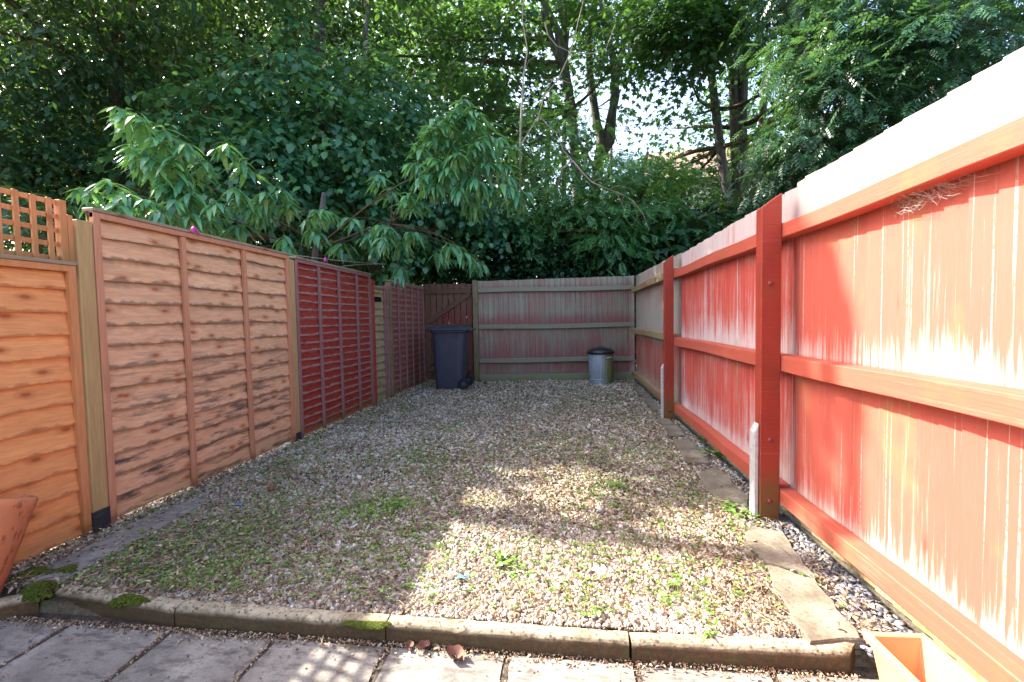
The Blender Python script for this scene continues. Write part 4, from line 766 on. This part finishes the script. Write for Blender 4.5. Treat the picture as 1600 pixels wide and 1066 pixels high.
def tree(name, label, base, trunks, blobs, tpl, size, mat, group='trees beyond the fences', cat='tree', twigs=60, **kw):
    t = thing(name, label, cat, base, 0, group); B0 = np.array(base)
    m = MB(); 
    for pts, rads in trunks: m.tube([np.array(p)-B0 for p in pts], rads, 10)
    m.build('trunk', BARK, t, smooth=True)
    m = MB(); ends = [np.array(p) for pts, _ in trunks for p in pts[len(pts)//3:]]
    for bl in blobs:
        c = np.array(bl[:3]); e = min(ends, key=lambda q: np.linalg.norm(q-c)+0.6*max(0, q[2]-c[2])); limb(m, e-B0, c-B0, 0.035+0.012*np.linalg.norm(c-e), 0.012, 0.18, 7, 6)
        for _ in range(max(1, int(twigs/len(blobs)))):
            d = norm(rs.normal(size=3))*np.array(bl[3:6])*0.85; q = c+d
            if keep(np.array([q]), 0)[0]: limb(m, c-B0, q-B0, 0.012, 0.004, 0.2, 5, 4)
    m.build('limbs', TWIG, t, smooth=True)
    crown(t, blobs, tpl, size, mat, **kw); return t
def pb_(px, py, y, rx, rz, n_, ry=None):   # a clump where the photograph shows one, at distance y
    p = at(px, py, y=y); return (p[0], p[1], p[2], rx, ry or rx*0.8, rz, n_)

# hazel mass behind the left fence
hz = [pb_(690, 300, 8.8, 0.9, 0.6, 700), pb_(620, 380, 8.6, 1.0, 0.5, 700), pb_(760, 350, 9.6, 0.8, 0.5, 600), pb_(330, 200, 7.2, 1.0, 0.8, 900), pb_(440, 140, 7.6, 1.1, 0.7, 1000), pb_(520, 220, 7.6, 1.1, 0.8, 1200), pb_(420, 260, 7.0, 0.9, 0.7, 900), pb_(600, 170, 8.6, 1.0, 0.7, 900), pb_(600, 270, 8.8, 1.0, 0.8, 1000), pb_(520, 320, 7.6, 0.9, 0.6, 900),
      pb_(460, 60, 8.0, 0.45, 0.9, 350), pb_(650, 330, 9.6, 0.9, 0.7, 800), pb_(380, 330, 6.6, 0.8, 0.5, 700), pb_(680, 230, 9.8, 0.8, 0.9, 800), pb_(280, 280, 7.0, 0.9, 0.8, 900), pb_(560, 120, 9, 0.9, 0.6, 600)]
hb = (-4.6, 8.2, 0)
tree('hazel_tree', 'big leafy hazel with rounded leaves filling the left centre above the fence panels', hb, [([hb, (-4.7, 8.1, 1.5), (-4.4, 8.0, 3.2), (-4.2, 8.0, 4.6)], [.09, .07, .05, .02]), ([hb, (-4.1, 8.3, 1.4), (-3.4, 8.7, 2.8), (-2.9, 8.9, 4.0)], [.08, .06, .04, .02]), ([hb, (-4.9, 7.8, 1.2), (-4.9, 7.4, 2.4), (-4.7, 7.2, 3.4)], [.07, .05, .04, .02])],
     [q[:6]+(int(q[6]*1.5),) for q in hz], T_round, 0.135, L_hazel, per=8, spread=0.30, droop=0.5, twigs=90)
# dark trees at the left
tree('lime_tree', 'dark shaded broadleaf tree at the far left behind the trellis', (-8.2, 7.6, 0), [([(-8.2, 7.6, 0), (-8.1, 7.7, 3), (-8.3, 7.9, 6), (-8.2, 8.0, 9)], [.2, .16, .12, .05])],
     [q[:6]+(int(q[6]*1.4),) for q in [pb_(0, 250, 6.3, 0.9, 0.7, 700), pb_(40, 60, 6.6, 1.3, 1.0, 1500), pb_(40, 230, 6.8, 1.4, 1.0, 1700), pb_(170, 120, 8.0, 1.5, 1.1, 1900), pb_(170, 270, 7.6, 1.4, 0.9, 1500), pb_(60, 330, 7.6, 1.4, 0.8, 1100), pb_(120, -60, 7.2, 1.8, 1.2, 1700), pb_(-80, 120, 6.6, 1.6, 1.4, 1400), (-6.5, 7.2, 7.6, 2.0, 1.8, 1.4, 1800), (-8.5, 9, 6.0, 2.2, 1.8, 1.6, 1800)]],
     T_oval, 0.13, L_dark, per=8, spread=0.34, droop=0.45, twigs=110)
tree('beech_tree', 'tall dark tree rising behind the hazel at the upper left, lit yellow at its top', (-6.2, 11.5, 0), [([(-6.2, 11.5, 0), (-6.1, 11.4, 4), (-6.3, 11.6, 8), (-6.0, 11.5, 12)], [.26, .2, .15, .05]), ([(-6.1, 11.4, 3.4), (-5.2, 11.4, 6), (-4.8, 11.3, 9)], [.14, .1, .04])],
     [q[:6]+(int(q[6]*1.5),) for q in [pb_(300, 90, 11, 1.9, 1.4, 1700), pb_(240, 20, 11, 1.8, 1.3, 1500), pb_(380, 20, 12, 2.0, 1.4, 1700), pb_(480, 70, 12, 1.6, 1.3, 1200), pb_(300, 210, 11, 2.0, 1.5, 1500), pb_(120, 150, 11, 2.2, 2, 1700), pb_(560, 10, 13, 1.7, 1.3, 1000), pb_(420, -80, 12, 2.6, 1.8, 1600), pb_(200, -120, 11, 2.6, 1.8, 1600), pb_(20, 10, 11, 2.4, 2.0, 1500), pb_(40, 260, 11, 2.4, 2.0, 1500)]],
     T_oval, 0.16, L_dark, per=8, spread=0.42, droop=0.4, twigs=110)
# overhead canopy left, out of frame above, added to shade the garden
tree('added_shade_sycamore', 'unseen sycamore added left of the garden to shade it, its crown spreading over the left fence', (-7.6, 4.6, 0), [([(-7.6, 4.6, 0), (-7.5, 4.6, 3), (-7.3, 4.8, 6), (-7.2, 5.0, 9)], [.2, .17, .13, .05])],
     [(-5.8, 6.2, 8.3, 1.9, 1.6, 1.0, 2000), (-4.6, 7.0, 8.8, 1.9, 1.7, 1.0, 2000), (-6.8, 6.8, 10.0, 2.2, 2.0, 1.2, 1800), (-8.0, 5.2, 9.0, 2.0, 1.6, 1.3, 1600), (-3.2, 9.0, 9.4, 2.0, 1.8, 1.0, 1600), (-9.5, 8, 6, 1.8, 3, 3, 2600), (-10.5, 10, 9, 2.5, 3, 3, 2600), (-9.5, 5, 4, 1.6, 2, 2.4, 1800), (-7, 11, 11.5, 3, 3, 2, 2200)],
     T_oval, 0.22, L_dark, per=8, spread=0.5, droop=0.4, twigs=60, jit=0.05)

# sweet chestnut with hanging rosettes
ros1 = [(181, 165, 4.3), (212, 176, 4.3), (254, 195, 4.35), (290, 221, 4.4), (356, 222, 4.7), (202, 226, 4.3), (232, 240, 4.35), (287, 279, 4.5), (161, 281, 4.0), (122, 292, 3.9), (224, 312, 4.1), (344, 318, 4.5), (272, 312, 4.2), (362, 292, 4.7), (413, 298, 4.8), (440, 296, 4.9), (449, 384, 5.2), (364, 358, 4.8), (509, 329, 5.3), (500, 365, 5.3), (320, 250, 4.6), (190, 300, 4.0), (300, 300, 4.4), (250, 275, 4.4), (330, 345, 4.6), (395, 325, 4.9), (180, 320, 3.9), (250, 330, 4.1), (300, 335, 4.3), (240, 212, 4.3), (271, 243, 4.4)]
ros2 = [(723, 150, 5.5), (712, 168, 5.5), (736, 168, 5.5), (699, 178, 5.4), (679, 184, 5.4), (747, 174, 5.5), (669, 203, 5.4), (767, 209, 5.5), (786, 213, 5.6), (750, 220, 5.4), (716, 236, 5.3), (676, 246, 5.4), (767, 256, 5.5), (794, 257, 5.6), (655, 280, 5.4), (679, 293, 5.5), (750, 286, 5.4), (700, 262, 5.4), (801, 293, 5.7), (824, 303, 5.8), (591, 269, 5.9), (520, 330, 5.5), (605, 354, 5.6), (598, 374, 5.5), (652, 364, 5.8), (716, 384, 6.0), (628, 432, 5.9), (735, 398, 6.0), (725, 205, 5.5), (640, 300, 5.6), (720, 300, 5.5), (770, 300, 5.7), (590, 350, 5.7), (640, 255, 5.6), (700, 215, 5.5)]
CB = (-3.75, 6.3, 0); t = thing('sweet_chestnut_tree', 'sweet chestnut with long toothed drooping leaf rosettes hanging over the left fence', 'tree', CB, 0, 'trees beyond the fences'); m = MB(); C0 = np.array(CB)
m.tube([np.array(p)-C0 for p in [CB, (-3.7, 6.3, 1.2), (-3.55, 6.25, 2.2), (-3.3, 6.1, 3.0)]], [.07, .06, .045, .03], 10); m.build('trunk', BARK, t, smooth=True); m = MB()
hubs = {0: at(300, 275, y=4.9), 1: at(700, 250, y=5.75), 2: at(610, 350, y=5.9), 3: at(270, 320, y=4.6), 4: at(420, 320, y=5.2)}
for k_, h_ in hubs.items(): limb(m, np.array([-3.5, 6.25, 2.3])-C0, h_-C0, 0.016, 0.008, 0.1, 8, 6)
RP, RD = [], []
tvc, ttc = leaf_tpl(0.13, 0.25, 0.38, 7, 0.42, 0.10)
Pl, Fl, Nl, Sl = [], [], [], []
ext = [(px+rnd.uniform(-24, 24), py+rnd.uniform(6, 26), y_+rnd.uniform(.1, .45)) for px, py, y_ in ros1+ros2 if py < 400]
for (px, py, y_) in ros1+ros2+ext:
    p = at(px, py, y=y_); h_ = min(hubs.values(), key=lambda q: np.linalg.norm(q-p)); pts = limb(m, h_-C0, p-C0, 0.006, 0.003, 0.12, 7, 5, sag=-0.05)
    dr = norm(p-h_+np.array([0, 0, 0.05])); up = norm(np.array([0, 0, 1.0])+0.5*dr); nl = rnd.randint(13, 18)
    for j in range(nl):
        a = j*2.4+rnd.uniform(-.3, .3); q = j/nl; hv = np.array([cos(a), sin(a), 0.0]); back = p-dr*(0.16*q)+rs.normal(0, .008, 3)
        f = hv*1.0+dr*0.25+np.array([0, 0, -0.1-0.85*rnd.random()]); f = norm(f); Pl.append(back); Fl.append(f); Nl.append(norm(np.array([0, 0, 1.0])+hv*0.35+rs.normal(0, .12, 3))); Sl.append(rnd.uniform(0.22, 0.31)*(0.75+0.25*q))
m.build('limbs', TWIG, t, smooth=True); Pl = np.array(Pl); 
V, T = scatter(tvc, ttc, Pl-C0, basis(np.array(Fl), np.array(Nl)), np.array(Sl)); big('leaves', V, T, L_chest, t)

# trees behind the far fence
def tr(pts, y): return [at(px, py, y=y) for px, py in pts]
b = at(905, 470, y=15); bb = (b[0], b[1], 0)
tree('maple_tree', 'many stemmed maple behind the far fence, its dark stems in the upper centre', bb,
     [([bb]+tr([(902, 300), (893, 170), (881, 100), (872, 50), (848, 0), (830, -60)], 15), [.2, .16, .15, .14, .12, .10, .05]), ([at(896, 180, y=15)]+tr([(882, 110), (860, 60), (850, 20), (858, -40)], 15), [.14, .13, .12, .12, .08]),
      (tr([(900, 260), (890, 160), (880, 90), (884, 40), (875, 0), (880, -80)], 15.4), [.16, .15, .15, .14, .13, .08]), ([at(925, 330, y=16)]+tr([(940, 220), (932, 190), (922, 120), (920, 60), (930, 0), (934, -50)], 16), [.18, .17, .14, .13, .11, .09, .05]), (tr([(938, 240), (948, 215), (962, 150), (958, 90), (948, 60), (938, 0)], 16), [.17, .15, .14, .12, .1, .07]), (tr([(938, 245), (954, 222), (960, 140), (972, 80), (985, 20), (990, -30)], 16), [.17, .15, .12, .10, .08, .05])],
     [pb_(640, 60, 14, 1.8, 1.3, 1500), pb_(760, 90, 14, 1.7, 1.3, 1400), pb_(700, 180, 13, 1.5, 1.2, 1300), pb_(820, 150, 14, 1.2, 1.2, 700), pb_(560, 90, 14, 1.4, 1.1, 800), pb_(800, 10, 14, 1.8, 1.2, 1100), pb_(900, 60, 17, 1.7, 1.3, 650), pb_(970, 90, 14, 1.1, 1.0, 650), pb_(950, 10, 15, 1.6, 1.0, 800), pb_(850, 230, 14, 1.4, 1.0, 800), pb_(930, 170, 17, 1.6, 1.2, 350), pb_(700, -40, 14, 2.6, 1.4, 1500), pb_(880, -60, 15, 2.4, 1.4, 1200), pb_(760, 250, 14, 1.6, 1.3, 900)],
     T_maple, 0.19, L_maple, per=7, spread=0.42, droop=0.3, twigs=160)
b = at(1160, 470, y=15); bb = (b[0], b[1], 0)
tree('field_maple_tree', 'pair of pale straight maple trunks rising above the middle of the right fence', bb,
     [([bb]+tr([(1162, 322), (1158, 200), (1162, 100), (1158, 40), (1160, -60)], 15), [.21, .20, .16, .14, .13, .10]), ([at(1155, 326, y=15)]+tr([(1148, 200), (1146, 130), (1152, 80), (1145, 60)], 15), [.18, .15, .13, .10, .06]), ([at(1146, 330, y=14.4)]+tr([(1138, 320), (1125, 230), (1118, 170), (1112, 120), (1105, 75), (1100, 10)], 14.4), [.15, .14, .13, .12, .11, .10, .05]), ([at(1172, 330, y=15.5)]+tr([(1180, 270), (1190, 200), (1196, 130), (1200, 60)], 15.5), [.15, .14, .12, .09, .05]), (tr([(1146, 130), (1138, 98), (1120, 86), (1090, 75), (1060, 68)], 14.8), [.07, .07, .05, .04, .02])],
     [pb_(1080, 45, 12, 1.3, 0.7, 1300), pb_(1040, 20, 12, 1.4, 0.7, 1000), pb_(1110, 60, 13, 1.1, 0.5, 600), pb_(1060, 120, 13, 0.9, 0.35, 260), pb_(1170, 30, 13, 1.4, 0.9, 900), pb_(1150, 170, 17, 1.6, 1.0, 420), pb_(1040, 200, 17, 1.8, 1.0, 190), pb_(1060, 300, 16, 2.0, 0.6, 520), pb_(990, 290, 16, 1.6, 0.8, 420), pb_(1010, 270, 15, 1.0, 0.5, 420), pb_(1070, 265, 15.5, 1.2, 0.5, 420), pb_(1130, 280, 17.5, 1.8, 0.7, 520), pb_(1190, 150, 16, 1.6, 1.4, 500), pb_(1290, 60, 12, 1.3, 1.0, 800), pb_(1340, 130, 11.5, 1.4, 1.0, 800), pb_(1440, 60, 11, 1.5, 1.0, 900), pb_(1280, 220, 12, 1.4, 0.9, 700), pb_(1540, 20, 11, 1.6, 1.0, 900), pb_(1000, -40, 13, 2.4, 1.0, 1000), pb_(1170, -60, 13, 2.6, 1.2, 1200), pb_(1080, 180, 14, 1.3, 0.5, 170)],
     T_maple, 0.18, L_maple, per=7, spread=0.40, droop=0.3, twigs=150)
# ash, right
b = at(1243, 470, y=10); bb = (b[0], b[1], 0)
tree('ash_tree', 'ash with fine feathery leaves above the near end of the right fence', bb,
     [([bb]+tr([(1243, 280), (1250, 120), (1245, 20), (1246, -80)], 10), [.13, .12, .09, .07, .04]), (tr([(1243, 200), (1300, 110), (1400, 40), (1480, 5)], 9.5), [.06, .05, .04, .02]), (tr([(1422, 200), (1420, 100), (1428, 10), (1430, -60)], 10.5), [.07, .06, .06, .04])],
     [pb_(1262, 90, 9, 0.8, 0.8, 260), pb_(1320, 60, 9, 1.0, 0.8, 330), pb_(1300, 160, 8.6, 1.0, 0.7, 360), pb_(1240, 240, 9.5, 0.8, 0.7, 320), pb_(1400, 100, 8.6, 1.1, 0.7, 360), pb_(1380, 10, 9, 1.2, 0.8, 300), pb_(1480, 60, 8.2, 1.0, 0.7, 300), pb_(1300, 240, 9.0, 0.9, 0.5, 300), pb_(1400, 190, 9.5, 1.1, 0.6, 280), pb_(1500, 130, 9, 1.0, 0.6, 220), pb_(1570, 40, 8, 1.0, 0.8, 260), pb_(1250, 0, 10, 1.0, 0.9, 280), pb_(1240, 310, 9.5, 0.8, 0.4, 220), pb_(1450, -40, 9, 1.8, 0.8, 300)],
     T_pin, 0.33, L_ash, per=6, spread=0.36, droop=0.4, twigs=120)
tree('added_shade_maple', 'high maple added beyond the far fence for shade, its crown mostly above the frame', (9.6, 16.5, 0), [([(9.6, 16.5, 0), (9.4, 16.4, 5), (9.0, 16.2, 9), (7.5, 16, 12)], [.3, .26, .2, .08])],  # crown mostly out of view overhead, added to shade the foliage below
     [(2.5, 13.5, 13.5, 2.4, 2.6, 1.0, 800), (5.0, 13, 12.0, 2.4, 2.6, 1.0, 900), (3.2, 10.5, 9.9, 1.8, 1.4, 0.7, 700), (6.5, 11.5, 10, 2.2, 1.8, 1.0, 1000)], T_maple, 0.30, L_maple, per=7, spread=0.55, droop=0.3, twigs=60)
# small rowan, centre, and dead branches
b = at(985, 470, y=10.6); bb = (b[0], b[1], 0)
tree('rowan_tree', 'small light green rowan above the far fence, right of the centre', bb, [([bb]+tr([(980, 380), (960, 320), (930, 290)], 10.6), [.05, .04, .03, .02]), (tr([(980, 380), (1000, 310), (985, 250)], 10.6), [.04, .03, .02])],
     [pb_(975, 260, 9.9, 0.9, 0.40, 330), pb_(900, 195, 10.2, 0.5, 0.25, 60), pb_(1020, 275, 10.2, 0.8, 0.35, 230), pb_(930, 320, 9.7, 0.8, 0.5, 330), pb_(1010, 335, 10.0, 0.9, 0.4, 300), pb_(870, 280, 10.2, 0.9, 0.6, 300), pb_(840, 210, 10.8, 0.7, 0.7, 220), pb_(960, 370, 9.7, 0.9, 0.35, 220), pb_(830, 350, 10.0, 0.6, 0.4, 160)],
     T_pin, 0.26, leaf_mat('rowan_leaf', (0.035, 0.13, 0.05), (0.06, 0.20, 0.075), (0.12, 0.30, 0.07), (0.22, 0.42, 0.05), 0.35), per=5, spread=0.30, droop=0.35, twigs=60)
m = MB(); dy_ = 9.6
for pts, r in [([(812, 230), (814, 185), (818, 118), (824, 79), (816, 31), (818, -10)], .022), ([(839, 190), (850, 150), (871, 126), (891, 83), (906, 24), (914, -10)], .017), ([(891, 81), (915, 84), (930, 83), (946, 79), (961, 39)], .012), ([(851, 35), (856, 55), (870, 72), (891, 81)], .012), ([(839, 177), (855, 195), (868, 207), (880, 205)], .010), ([(818, 118), (826, 95), (845, 82)], .008), ([(812, 47), (830, 51), (850, 50)], .009), ([(871, 126), (850, 125), (840, 140), (860, 165)], .008), ([(856, 138), (866, 120), (890, 130), (916, 128)], .008),
               ([(814, 185), (826, 150), (845, 130)], .007)]:
    pp = [at(px, py, y=dy_+rnd.uniform(-.05, .05)) for px, py in pts]; m.tube(pp, [r*(1-0.6*i/(len(pp)-1)) for i in range(len(pp))], 6)
bpt = at(826, 430, y=11.0); m.tube([(bpt[0], bpt[1], 0), at(822, 360, y=10.9), at(813, 290, y=10.2), at(812, 230, y=dy_), at(839, 185, y=dy_)], [.03, .027, .024, .020, .014], 6)
tag(m.build('dead_sapling', DEAD, origin=np.array([bpt[0], bpt[1], 0])), 'leafless pale sapling with wiry twigs before the maple stems', 'dead sapling')
m = MB()
for pts, r in [([(895, 252), (910, 270), (925, 285), (950, 296)], .022), ([(950, 296), (975, 305), (990, 315), (1005, 335), (1014, 360)], .014), ([(925, 285), (945, 275), (950, 262)], .008), ([(962, 300), (975, 325), (980, 345)], .007), ([(978, 300), (970, 318)], .006), ([(895, 252), (880, 235), (868, 205)], .01), ([(950, 296), (968, 290), (988, 296)], .006), ([(990, 315), (996, 340), (988, 352)], .006)]:
    pp = [at(px, py, y=9.35+rnd.uniform(-.05, .05)) for px, py in pts]; m.tube(pp, [r*(1-0.5*i/(len(pp)-1)) for i in range(len(pp))], 6)
bpt = at(860, 430, y=11.0); m.tube([(bpt[0], bpt[1], 0), at(866, 350, y=10.8), at(868, 300, y=9.9), at(880, 262, y=9.4), at(895, 252, y=9.35)], [.03, .027, .024, .02, .016], 6)
tag(m.build('dead_branch', DEAD, origin=np.array([bpt[0], bpt[1], 0])), 'bare grey arching branch hooking down behind the far fence', 'dead branch')
# dark ivy hedge behind the fence ends
hd = []
for px in range(480, 1130, 38): hd += [pb_(px, 405, 10.2, 0.6, 0.45, 2000), pb_(px+15, 350, 10.8, 0.7, 0.5, 1500)]
for px in (560, 640, 720, 800): hd.append(pb_(px, 300, 11.6, 0.8, 0.7, 1400))
hd += [(-3.3+i*0.5, 9.65, 1.0, 0.45, 0.3, 1.1, 1400) for i in range(5)]
t = thing('ivy_hedge', 'dense dark ivy covered hedge directly behind the far fence and gate', 'hedge', (-1.0, 10.6, 0)); m = MB()
for i in range(16): xx = -5+8*i/15; limb(m, (xx, 0.2, 0), (xx+rnd.uniform(-.4, .4), rnd.uniform(-.3, .3), 2.6), 0.035, 0.012, 0.2, 6, 6)
m.build('stems', TWIG, t, smooth=True); crown(t, hd+[(-5+i*0.75, 10.7, 1.0, 0.7, 0.6, 1.1, 1200) for i in range(13)], T_ivy, 0.10, L_ivy, per=8, spread=0.2, droop=0.3, name='foliage')
# big leaved maple sapling peeping over the right fence
b = at(1075, 440, y=9.9); bb = (b[0], b[1], 0)
tree('maple_sapling', 'low maple sapling with broad dark leaves peeping over the farthest right fence bay', bb, [([bb, at(1075, 390, y=9.9), at(1060, 350, y=9.9)], [.03, .025, .015])], [pb_(1060, 365, 9.8, 0.7, 0.35, 170), pb_(1110, 350, 9.8, 0.7, 0.35, 160), pb_(1020, 385, 9.9, 0.5, 0.3, 90), pb_(1160, 350, 10.5, 0.9, 0.3, 200), pb_(1090, 395, 9.8, 0.8, 0.3, 160)], T_maple, 0.25, L_dark, per=6, spread=0.3, droop=0.35, twigs=20)
# shrubs outside the left fence, seen through the trellis and above the panels
sb = [pb_(40, 370, 5.0, 0.9, 0.6, 1100), pb_(150, 370, 6.0, 0.9, 0.6, 1000), pb_(250, 380, 6.6, 0.9, 0.6, 1000), pb_(350, 390, 7.0, 0.9, 0.6, 800), pb_(450, 400, 7.4, 0.9, 0.6, 800), pb_(550, 410, 8.4, 0.9, 0.7, 800)  , pb_(100, 340, 7.0, 1.2, 0.9, 1200)]
tree('laurel_shrub', 'dark shrubbery pressed behind the orange and pinkish panels, seen through the trellis', (-4.9, 5.6, 0), [([(-4.9, 5.6, 0), (-4.8, 5.5, 1.5), (-4.7, 5.4, 2.2)], [.05, .04, .02])], sb, T_oval, 0.11, L_dark, cat='shrub', per=8, spread=0.22, droop=0.4, twigs=40)

# far wood: one mass behind everything
t = thing('far_wood', None, None, (0, 24, 0)); t['kind'] = 'stuff'
fw_ = []
for i in range(26):
    px = -80+i*44; fw_.append(pb_(px, (300 if px < 850 or px > 1200 else 345)+rnd.uniform(-20, 20), 19+rnd.uniform(-2, 2), 2.2, 2.0 if px < 850 else 1.3, 420)); 
    if px < 800: fw_ += [pb_(px, 200+rnd.uniform(-30, 30), 20+rnd.uniform(-2, 2), 2.3, 2.0, 480), pb_(px, 90+rnd.uniform(-30, 30), 21, 2.4, 2.0, 380), pb_(px, 0, 22, 2.5, 2.0, 280)]
    elif px > 1180: fw_ += [pb_(px, 200+rnd.uniform(-30, 30), 20, 2.2, 1.8, 200), pb_(px, 60, 22, 2.4, 2.0, 180)]
for i in range(22): fw_.append((-14+i*1.5, 14.5, 1.6, 1.3, 1.0, 1.8, 900))
for px in range(1150, 1700, 50): fw_.append(pb_(px, 330, 17, 2.0, 2.0, 500))
P, Fw, Nn = cloud(fw_, .3, 7, 0.6, 0.3); kk = keep(P); hse = (P[:, 0] > 4.5) & (P[:, 0] < 9.5) & (P[:, 1] > 17) & (P[:, 2] > 5.2); kk &= ~(hse); P, Fw, Nn = P[kk], Fw[kk], Nn[kk]
V, T = scatter(T_oval[0]*np.array([1.3, 1, 1]), T_oval[1], P-np.array([0, 24, 0]), basis(Fw, Nn), rs.uniform(.2, .36, len(P))); fo = big('foliage', V, T, L_maple, t); fo['kind'] = 'stuff'
m = MB()
for i in range(34):
    xx = rnd.uniform(-26, 22); yy = rnd.uniform(-6, 0)
    if 3 < xx < 11: continue
    limb(m, (xx, yy, 0), (xx+rnd.uniform(-1, 1), yy, rnd.uniform(8, 13)), 0.2, 0.07, 0.06, 6, 7)
tk = m.build('trunks', BARK, t, smooth=True); tk['kind'] = 'stuff'

# house seen through the trees
wall_m = plain('cream_render', (0.62, 0.58, 0.50), 0.85, 0.2, var=0.06, scale=3); tile_m = NT('brown_tiles', 0.8, 0.2)
br = tile_m.t.nodes.new('ShaderNodeTexBrick'); tile_m.L(tile_m.mapping(tile_m.obj, (1, 1, 1), (0, 0, 0)), br.inputs[0]); br.inputs['Scale'].default_value = 3.2; br.inputs['Color1'].default_value = (0.26, 0.17, 0.13, 1); br.inputs['Color2'].default_value = (0.33, 0.23, 0.18, 1); br.inputs['Mortar'].default_value = (0.12, 0.08, 0.06, 1); tile_m.col(br.outputs[0])
glass = plain('dark_window_glass', (0.05, 0.06, 0.07), 0.1, 0.6); white = plain('white_upvc', (0.75, 0.75, 0.74), 0.4, 0.4, var=0.03)
hb_ = (9.6, 25.0, 0); t = thing('house', 'cream rendered house with brown tiled roof glimpsed between the maple trunks', 'house', hb_, R_(-8))
q = MB(); q.box(-5, 5, 0, 7, 0, 8.3); q.build('wall', wall_m, t)
q = MB(); q.add([(-5.4, -0.45, 8.15), (5.4, -0.45, 8.15), (5.4, 3.5, 10.9), (-5.4, 3.5, 10.9), (-5.4, 7.45, 8.15), (5.4, 7.45, 8.15), (-5.4, -0.45, 8.3), (5.4, -0.45, 8.3), (5.4, 3.5, 11.08), (-5.4, 3.5, 11.08), (-5.4, 7.45, 8.3), (5.4, 7.45, 8.3)],
      [(6, 7, 8, 9), (9, 8, 11, 10), (0, 3, 2, 1), (3, 4, 5, 2), (0, 1, 7, 6), (4, 10, 11, 5), (0, 6, 9, 3), (3, 9, 10, 4), (1, 2, 8, 7), (2, 5, 11, 8)]); rf = q.build('roof', tile_m.m, t)
q = MB(); pr = [(-0.9, 0), (-0.9, 1.1)] + [(-0.9*cos(R_(a_)), 1.1+0.75*sin(R_(a_))) for a_ in range(20, 180, 20)] + [(0.9, 1.1), (0.9, 0)]; nn = len(pr)
q.add([(x-0.8, -0.55, 7.2+z) for x, z in pr]+[(x-0.8, 1.9, 7.2+z) for x, z in pr], [tuple(range(nn)), tuple(nn+i for i in range(nn))[::-1]]+[(i, (i+1) % nn, nn+(i+1) % nn, nn+i) for i in range(nn)]); dm = q.build('dormer', wall_m, t)
q = MB(); q.box(-1.3, -0.3, -0.60, -0.552, 7.5, 8.4); q.build('window', glass, dm)
for wx in (-3.4, 0.8, 3.2):
    for wz in (1.0, 3.9):
        q = MB(); q.box(wx-0.6, wx+0.6, -0.03, 0.0-0.002, wz, wz+1.25); wi = q.build('window', white, t)
        for s_ in (-1, 1):
            q = MB(); q.box(wx+s_*0.29-0.24, wx+s_*0.29+0.24, -0.038, -0.032, wz+0.07, wz+1.18); q.build('pane', glass, wi)
print('objects', len(bpy.data.objects), 'polys', sum(len(me.polygons) for me in bpy.data.meshes))
